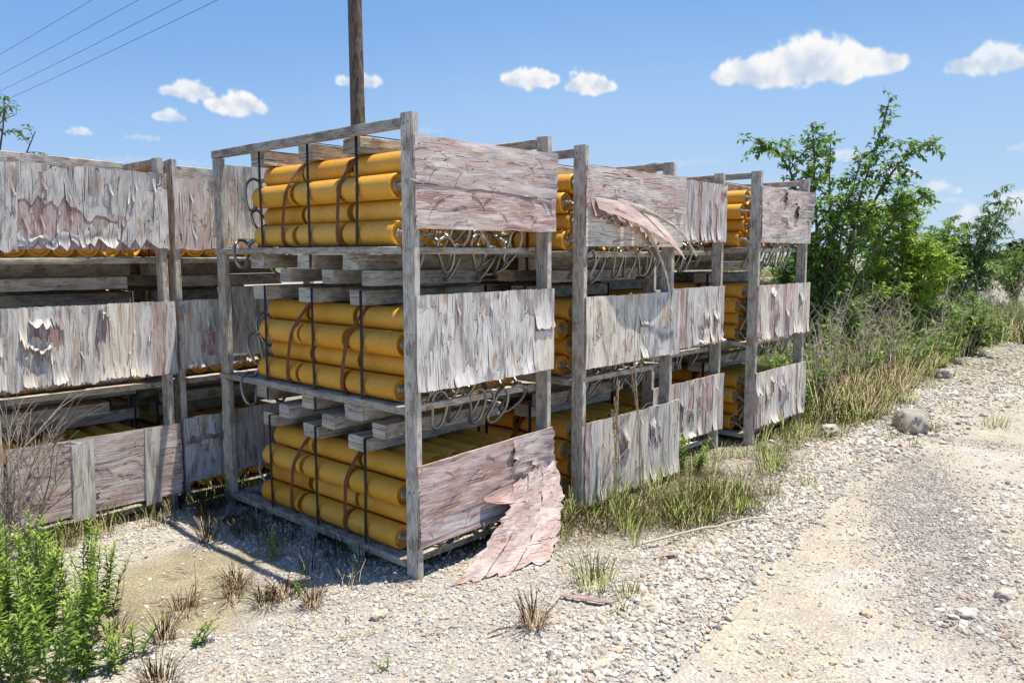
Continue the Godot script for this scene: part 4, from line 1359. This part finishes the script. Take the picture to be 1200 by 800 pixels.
	scatter("field_grass", blades(40, 0.28, 0.45, 0.8, 0.008, Color(0.14, 0.18, 0.06), Color(0.30, 0.31, 0.12), Color(0.36, 0.30, 0.18), 0.4), 900, field, 0.8, 1.6)

func make_grass() -> void:
	# grass along the foot of the front row
	var clumps := [[1.55, 0.22, 0.20, 5.0], [1.9, 0.42, 0.22, 8.0], [2.15, 0.66, 0.16, 4.0], [1.3, 0.12, 0.16, 2.0], [2.75, 0.05, 0.2, 2.0], [2.4, 0.35, 0.2, 2.5], [3.1, 0.47, 0.1, 1.5], [3.6, 0.22, 0.15, 1.5], [4.3, 0.22, 0.22, 3.5], [4.95, 0.15, 0.3, 5.0], [5.6, 0.1, 0.3, 5.0], [1.12, -0.12, 0.12, 1.6], [0.75, 0.02, 0.2, 1.2]]
	var clump_sum := 0.0
	for q in clumps: clump_sum += q[3]
	var strip := func() -> Vector2:
		var pick := rng.randf() * clump_sum
		for q in clumps:
			pick -= q[3]
			if pick <= 0.0: return Vector2(q[0] + rng.randfn(0, q[2] * 1.25), maxf(-0.1, q[1] + rng.randfn(0, q[2] * 0.75)))
		return Vector2(NAN, 0)
	var gg0 := Color(0.22, 0.34, 0.07)
	var gg1 := Color(0.46, 0.57, 0.18)
	var straw := Color(0.64, 0.57, 0.39)
	scatter("green_grass", blades(30, 0.16, 0.06, 1.1, 0.0018, gg0, gg1, straw, 0.38), 150, strip, 0.45, 1.3)
	scatter("green_grass", blades(24, 0.30, 0.05, 0.9, 0.0018, gg0, gg1, straw, 0.4), 80, strip, 0.4, 1.1)
	var thatch := func() -> Vector2:
		var p: Vector2 = strip.call()
		return Vector2(p.x + rng.randfn(0, 0.2), maxf(-0.1, p.y + rng.randfn(0, 0.08)))
	scatter("dry_grass", blades(26, 0.09, 0.11, 2.2, 0.0014, Color(0.46, 0.39, 0.25), Color(0.68, 0.61, 0.44)), 330, thatch, 0.5, 1.3)
	scatter("brown_weeds", blades(26, 0.17, 0.06, 1.1, 0.0017, Color(0.30, 0.18, 0.11), Color(0.56, 0.42, 0.29), straw, 0.3), 70, thatch, 0.5, 1.2)
	var under := func() -> Vector2:
		return Vector2(rr(-0.1, 4.8), rr(-1.4, 0.05)) if rng.randf() < 0.5 else (Vector2(rr(-1.3, 0.3), rr(-2.3, -1.85)) if rng.randf() < 0.6 else Vector2(rr(-0.3, 0.05), rr(-1.9, -0.1)))
	scatter("dry_grass", blades(24, 0.20, 0.07, 1.0, 0.0017, Color(0.36, 0.30, 0.17), Color(0.56, 0.48, 0.30), Color(0.26, 0.34, 0.10), 0.25), 210, under, 0.6, 1.2)
	var verge := func() -> Vector2:
		var x := rr(4.9, 9.0)
		var z := rr(-0.6, 0.48 - 0.07 * (x - 5.0) + 0.25 * patch.get_noise_1d(x * 90.0))
		if patch.get_noise_2d(x * 70.0, z * 70.0) < -0.08: return Vector2(NAN, 0)
		return Vector2(x, z)
	scatter("green_grass", blades(30, 0.26, 0.10, 0.9, 0.0024, gg0, gg1, straw, 0.3), 230, verge, 0.7, 1.6)
	scatter("dry_grass", blades(24, 0.40, 0.10, 0.7, 0.0022, Color(0.44, 0.36, 0.23), Color(0.66, 0.58, 0.41)), 260, verge, 0.5, 1.5)
	var loose := func() -> Vector2:
		var x := rr(4.6, 12.0)
		return Vector2(x, rr(0.2, 1.0 + 0.02 * x))
	scatter("green_grass", blades(16, 0.13, 0.06, 1.0, 0.002, gg0, gg1, straw, 0.3), 40, loose, 0.5, 1.2)
	# tufts that stand alone
	var brown := [[0.0, 0.77, 0.15, 1.3, "russet dead grass tuft alone on gravel in front of the peeling sheet"], [-0.92, -0.64, 0.13, 1.0, "dark brown tuft at the near rim of the silt patch"], [-1.12, -0.42, 0.15, 1.1, "brown tuft with bent blades between silt patch and leafy weeds"], [-1.26, -0.63, 0.14, 0.9, "brown tuft beside the bright leafy weeds, under a bare stalk"], [-0.69, -0.61, 0.14, 1.2, "straw-tipped brown tuft on the right rim of the silt patch"], [-0.60, -0.72, 0.12, 1.0, "small brown tuft at the shadow's edge right of the silt patch"], [-0.48, -0.23, 0.14, 1.1, "tan tuft on gravel at the shadow edge before the nearest rack"], [-0.52, -0.42, 0.13, 1.0, "tan tuft in the rack's shadow edge, behind another"], [-1.29, -0.08, 0.13, 1.0, "brown tuft at the bottom edge of the gravel"], [-0.39, -1.46, 0.26, 1.0, "tall pale tuft of dead grass between the two rows"], [-0.62, -0.42, 0.10, 1.0, "small pale brown tuft left of the shaded gravel"], [5.45, 1.02, 0.12, 1.0, "reddish tuft of roots at the foot of the big rock"]]
	for b in brown:
		var o := put(self, "dead_grass_tuft", blades(int(rr(60, 120)), b[2] * b[3], rr(0.04, 0.07), rr(0.9, 1.7), 0.0019, Color(0.20, 0.11, 0.065), Color(0.50, 0.35, 0.24), Color(0.64, 0.56, 0.41), 0.25), Vector3(b[0], gh(b[0], b[1]) - 0.004, b[1]))
		tag(o, b[4], "grass tuft", "dead grass tufts on the gravel")
	var green := [[0.55, 0.70, 0.17, 130, 0.11, "wide green and straw tuft in front of the second rack"], [0.52, 0.93, 0.09, 60, 0.07, "small bright green tuft at the windrow, nearest the camera"], [0.33, 1.02, 0.08, 34, 0.045, "smallest green tuft, low beside the red bark splinter"], [3.1, 0.49, 0.25, 110, 0.10, "fan-shaped green tuft before the set-back third rack"], [2.08, 0.80, 0.14, 80, 0.10, "green tuft at the windrow's edge below the second rack"], [5.95, 1.42, 0.20, 70, 0.12, "pale green tuft alone on the track's gravel by the right edge"], [2.85, 0.86, 0.1, 50, 0.07, "little green tuft on the windrow beyond the long dry twig"]]
	for b in green:
		var o := put(self, "green_tuft", blades(b[3], b[2], b[4], 0.85, 0.0019, gg0, gg1, straw, 0.25), Vector3(b[0], gh(b[0], b[1]) - 0.004, b[1]))
		tag(o, b[5], "grass tuft", "green grass tufts on the gravel")

func make_small() -> void:
	# leafy weeds at the left
	leafy_weed(Vector3(-1.62, gh(-1.62, -0.62), -0.62), 58, Vector2(0.24, 0.40), 0.36, 0.60, 0.055, "largest bright green leafy weed, filling the lower left corner")
	leafy_weed(Vector3(-1.50, gh(-1.5, -1.15), -1.15), 34, Vector2(0.19, 0.26), 0.44, 0.66, 0.055, "tall leafy weed in front of the pink panel at the left edge")
	leafy_weed(Vector3(-1.22, gh(-1.22, -0.98), -0.98), 14, Vector2(0.09, 0.14), 0.36, 0.52, 0.052, "slim leafy weed standing at the left rim of the silt patch")
	leafy_weed(Vector3(-1.36, gh(-1.36, -0.42), -0.42), 16, Vector2(0.16, 0.14), 0.12, 0.24, 0.05, "low leafy weed creeping over gravel beside the big one")
	leafy_weed(Vector3(-1.05, gh(-1.05, -0.30), -0.30), 4, Vector2(0.05, 0.05), 0.08, 0.15, 0.04, "small green seedling on gravel below the silt patch", Vector3(0.4, 0, 0.2))
	leafy_weed(Vector3(-0.42, gh(-0.42, -0.40), -0.40), 3, Vector2(0.04, 0.04), 0.08, 0.13, 0.035, "green seedling at the sunlit edge of the nearest rack's shadow")
	leafy_weed(Vector3(-0.30, gh(-0.30, -0.85), -0.85), 5, Vector2(0.05, 0.05), 0.14, 0.22, 0.035, "green weed in the shade under the nearest rack's end")
	leafy_weed(Vector3(-0.62, gh(-0.62, 0.52), 0.52), 2, Vector2(0.02, 0.02), 0.06, 0.09, 0.03, "tiny green seedling alone on the gravel by the bottom edge")
	leafy_weed(Vector3(2.72, gh(2.72, -0.02), -0.02), 9, Vector2(0.15, 0.1), 0.2, 0.38, 0.06, "dark leafy weed at the foot of the set-back third rack")
	# bare twigs before the back row
	var t := thing("dead_bush", Vector3(-1.42, gh(-1.42, -1.72), -1.72), "grey leafless twiggy bush in front of the left back rack", "bush")
	var mb := MB.new()
	for k in 11:
		twiggy(mb, Vector3(rr(-0.12, 0.22), 0, rr(-0.12, 0.12)), Vector3(rr(-0.25, 0.45), 1, rr(-0.25, 0.3)).normalized(), rr(0.4, 0.62), 0.006, 2, Color(0.28, 0.23, 0.19) * rr(0.8, 1.2))
	put(t, "branches", mb.mesh(M.bark))
	# stalks with seed heads before the second rack
	for k in 2:
		var p := Vector3([1.62, 1.92][k], 0, [0.10, 0.07][k])
		p.y = gh(p.x, p.z)
		var s := thing("seed_stalk", p, ["tall tan seed stalks before the second rack, the left bunch", "tall tan seed stalk before the second rack, the right one"][k], "dry grass", "tall seed stalks")
		var sm := MB.new()
		var hm := MB.new()
		for q in [4, 2][k]:
			var b := Vector3(rr(-0.05, 0.05), 0, rr(-0.05, 0.05))
			var e := b + Vector3(rr(-0.12, 0.1), rr(0.8, 1.0) - 0.1 * q, rr(-0.06, 0.08))
			var pts := curve_pts(b, e, Vector3(rr(-0.04, 0.04), 0, 0.02), 7, 0.004)
			sm.tube(pts, 0.005, 0.003, 5, Color(0.50, 0.40, 0.27))
			for i in 60:
				var u := rr(0.72, 1.0) * 6.0
				var kk := mini(int(u), 5)
				var pp: Vector3 = pts[kk].lerp(pts[kk + 1], u - kk)
				var d := Vector3(rr(-0.5, 0.5), 1, rr(-0.5, 0.5)).normalized()
				var sd := d.cross(Vector3(rr(-1, 1), 0, rr(-1, 1))).normalized()
				hm.leaf(pp, d, sd, sd.cross(d), 0.03, 0.004, Color(0.55, 0.40, 0.30) * rr(0.8, 1.2), 0.1)
			for i in 4:
				var pp: Vector3 = pts[1 + i % 4]
				var d := Vector3(rr(-0.6, 0.6), 0.8, rr(-0.6, 0.6)).normalized()
				var sd := d.cross(Vector3.UP).normalized()
				hm.leaf(pp, d, sd, sd.cross(d), 0.22, 0.004, Color(0.52, 0.44, 0.28), 0.5)
		put(s, "stem", sm.mesh(M.bark))
		put(s, "seed_head", hm.mesh(M.blade))
	# bare stalks rising from the silt
	for k in 3:
		var p := Vector3([-1.23, -0.86, -0.70][k], 0, [-0.66, -0.66, -0.62][k])
		p.y = gh(p.x, p.z)
		var sm := MB.new()
		sm.tube(curve_pts(Vector3.ZERO, Vector3([0.06, 0.02, -0.02][k], [0.26, 0.22, 0.16][k], -0.02), Vector3(0.01, 0, 0.01), 6, 0.003), 0.003, 0.0015, 5, Color(0.30, 0.24, 0.16))
		for i in 5: sm.tube([Vector3(0.01 * i, 0.03 + 0.04 * i, 0), Vector3(0.01 * i + rr(-0.03, 0.03), 0.06 + 0.04 * i, rr(-0.02, 0.02))], 0.0014, 0.0008, 3, Color(0.30, 0.24, 0.16))
		var o := put(self, "bare_stalk", sm.mesh(M.bark), p)
		tag(o, ["longest bare grey stalk, leaning beside the leafy weeds", "bare stalk rising from the dark brown tuft", "shortest bare stalk at the right of the silt patch"][k], "dry stalk", "bare stalks by the silt patch")
	# rocks
	var rocks := [[5.3, 0.86, Vector3(0.21, 0.17, 0.14), Color(0.44, 0.40, 0.34), "largest rock, a grey boulder on the gravel by the track", 0.35], [4.62, 0.36, Vector3(0.10, 0.085, 0.08), Color(0.52, 0.49, 0.42), "pale rock in grass between the last rack and the boulder", 0.6], [-0.36, 0.13, Vector3(0.036, 0.028, 0.028), Color(0.60, 0.49, 0.38), "tan fist-sized stone on gravel before the nearest rack", 0.5], [1.16, 1.82, Vector3(0.035, 0.022, 0.028), Color(0.55, 0.44, 0.33), "tan stone lying alone on the sandy track", 0.5], [1.80, 2.26, Vector3(0.05, 0.042, 0.045), Color(0.55, 0.48, 0.42), "round grey-pink stone on the track by the right edge", 0.3], [1.45, 2.17, Vector3(0.06, 0.03, 0.04), Color(0.56, 0.53, 0.48), "flat grey stone on the track beside the round one", 0.5], [7.4, 0.1, Vector3(0.16, 0.09, 0.11), Color(0.56, 0.53, 0.46), "pale low rock among weeds behind the boulder", 0.6], [5.7, -1.3, Vector3(0.42, 0.16, 0.3), Color(0.60, 0.56, 0.48), "broad white limestone slab seen under the last rack's panels", 0.5], [8.6, 0.35, Vector3(0.13, 0.10, 0.1), Color(0.54, 0.51, 0.45), "pale rock at the edge of the weeds right of the boulder", 0.6]]
	for k in rocks.size():
		var r: Array = rocks[k]
		var m := rock_mesh(40 + k, r[2], r[5])
		var o := put(self, "rock", m, Vector3(r[0], gh(r[0], r[1]) + r[2].y * 0.35, r[1]))
		var mat: StandardMaterial3D = M.stone.duplicate()
		mat.albedo_color = r[3].linear_to_srgb()
		o.set_surface_override_material(0, mat)
		o.rotation.y = rr(0, TAU) if k > 0 else 0.4
		tag(o, r[4], "rock", "loose rocks")
	# dry stems and bark crumbs strewn over the gravel
	var stick := MB.new()
	for k in 5:
		var p := Vector3(rr(-0.03, 0.03), 0.004, rr(-0.03, 0.03))
		stick.tube(curve_pts(p, p + Vector3(rr(-0.06, 0.06), rr(0.0, 0.012), rr(-0.06, 0.06)), Vector3(0, 0.006, 0), 4, 0.004), 0.0016, 0.001, 4, Color(0.46, 0.37, 0.27) * rr(0.7, 1.3))
	var litter := func() -> Vector2:
		if rng.randf() < 0.55:
			var a := rr(0, 1)
			return Vector2(lerpf(-0.75, -0.05, a) + rng.randfn(0, 0.15), lerpf(-0.9, 0.1, a) + rng.randfn(0, 0.18))
		return Vector2(rr(-1.3, 2.5), rr(-0.1, 1.0))
	scatter("dry_litter", stick.mesh(M.bark), 150, litter, 0.5, 1.5)
	# scraps of wood
	var scraps := [[Vector3(0.33, 0, 0.66), Vector3(0.40, 0, 0.92), 0.035, "pink", "reddish bark-like plywood splinter on gravel before the second rack"], [Vector3(1.02, 0, 0.76), Vector3(1.10, 0, 0.86), 0.03, "pink", "small pink plywood scrap on gravel near the long twig"], [Vector3(-0.18, 0, 0.66), Vector3(-0.09, 0, 0.70), 0.012, "brown", "thin brown wood chip on the gravel at the bottom"]]
	for s in scraps:
		var rows := []
		for i in 9:
			var tt := i / 8.0
			var p: Vector3 = s[0].lerp(s[1], tt)
			p.y = gh(p.x, p.z) + 0.018 + 0.008 * sin(tt * 3.0)
			var w: float = s[2] * (0.4 + 0.6 * sin(0.25 + tt * 2.6)) * rr(0.8, 1.1)
			var sd: Vector3 = (s[1] - s[0]).normalized().cross(Vector3.UP)
			rows.append([p - sd * w * 0.5, p + Vector3.UP * 0.006, p + sd * w * 0.5])
		var o := put(self, "wood_scrap", sheet(rows, 0.004, M[s[3]], Color(0.85, 0.8, 0.78), Vector2(0.4, 0.1), Vector2(rr(0, 3), rr(0, 3)), true))
		tag(o, s[4], "wood scrap", "scraps of wood on the gravel")
	var tw := MB.new()
	var tp := []
	for i in 12:
		var tt := i / 11.0
		var p := Vector3(1.12, 0, 0.62).lerp(Vector3(1.95, 0, 1.02), tt)
		p.y = gh(p.x, p.z) + 0.035 + 0.02 * sin(tt * PI) + rr(-0.003, 0.003)
		tp.append(p)
	tw.tube(tp, 0.008, 0.005, 6, Color(0.50, 0.42, 0.34))
	tag(put(self, "dry_twig", tw.mesh(M.bark)), "long pale dry twig lying across the grass and windrow", "twig")
	var rag := []
	for i in 8:
		var row := []
		for j in 6:
			var x := -0.22 + i * 0.03 + rr(-0.01, 0.01)
			var z := -1.82 + j * 0.04 + rr(-0.008, 0.008)
			row.append(Vector3(x, gh(x, z) + 0.03 + 0.012 * sin(i * 1.3 + j), z))
		rag.append(row)
	tag(put(self, "torn_paper", sheet(rag, 0.001, plain(Color(0.55, 0.53, 0.54), 0.9), Color.WHITE, Vector2.ONE, Vector2.ZERO, true)), "crumpled grey paper on the ground under the nearest rack's rear post", "paper")
	# thistle
	var th := thing("thistle", Vector3(9.0, gh(9.0, -0.25), -0.25), "tall dry stem with a purple thistle flower among the weeds", "flower")
	var ts := MB.new()
	ts.tube(curve_pts(Vector3.ZERO, Vector3(-0.28, 0.72, -0.2), Vector3(0.02, 0, 0), 6, 0.006), 0.007, 0.004, 5, Color(0.45, 0.38, 0.28))
	put(th, "stem", ts.mesh(M.bark))
	var tf := MB.new()
	for i in 40:
		var d := Vector3(rr(-0.8, 0.8), rr(0.3, 1.2), rr(-0.8, 0.8)).normalized()
		var sd := d.cross(Vector3(0.3, 0.2, 1)).normalized()
		tf.leaf(Vector3(-0.28, 0.72, -0.2), d, sd, sd.cross(d), 0.07, 0.008, Color(0.42, 0.18, 0.36) * rr(0.8, 1.2), 0.1)
	put(th, "flower_head", tf.mesh(M.leaf))
	# utility pole and its wires
	var pole := thing("utility_pole", Vector3(6.80, -0.1, -9.38), "weathered wooden utility pole rising behind the nearest rack", "pole")
	var pm := MB.new()
	var pts := []
	for k in 14:
		var y := k * 0.77
		pts.append(Vector3(0.02 * sin(y * 0.4), y, 0.01 * sin(y * 0.7)))
	pm.tube(pts, 0.15, 0.115, 20, Color(1.15, 1.1, 1.1))
	for k in 20:
		var a := TAU * k / 20
		var b := TAU * (k + 1) / 20
		var tpp: Vector3 = pts[13]
		pm.flat([tpp + Vector3(0, 0.03, 0), tpp + Vector3(cos(b), 0, sin(b)) * 0.115, tpp + Vector3(cos(a), 0, sin(a)) * 0.115], [Vector2.ZERO, Vector2.ZERO, Vector2.ZERO], Color(0.6, 0.6, 0.6))
	for i in pm.uv.size():
		var p := pm.v[i]
		pm.uv[i] = Vector2(p.y, atan2(p.z, p.x) / TAU * 2.0)
	put(pole, "shaft", pm.mesh(M.brown))
	var hs := [8.93, 8.27, 7.74, 7.36]
	for k in 4:
		var ins := MB.new()
		ins.lathe([Vector2(0.02, -0.06), Vector2(0.05, -0.05), Vector2(0.05, -0.01), Vector2(0.035, 0.0), Vector2(0.05, 0.02), Vector2(0.05, 0.05), Vector2(0.001, 0.06)], 12, Color.WHITE)
		var io := put(pole, "insulator", ins.mesh(M.bearing), Vector3(-0.16, hs[k] + 0.1, 0))
		io.rotation.x = PI / 2
		var wm := MB.new()
		for half in [1.0, -1.0]:
			var wp := []
			for i in 25:
				var tt := i / 24.0
				wp.append(Vector3(0, -1.6 * 4.0 * tt * (1.0 - tt) * 0.35, half * tt * 70.0))
			wm.tube(wp, 0.006, 0.006, 5, Color.WHITE)
		tag(put(self, "power_line", wm.mesh(M.wire), Vector3(6.64, hs[k], -9.38)), ["topmost of the four overhead wires", "second overhead wire from the top", "third overhead wire from the top", "lowest of the four overhead wires"][k], "wire", "overhead wires at the upper left")
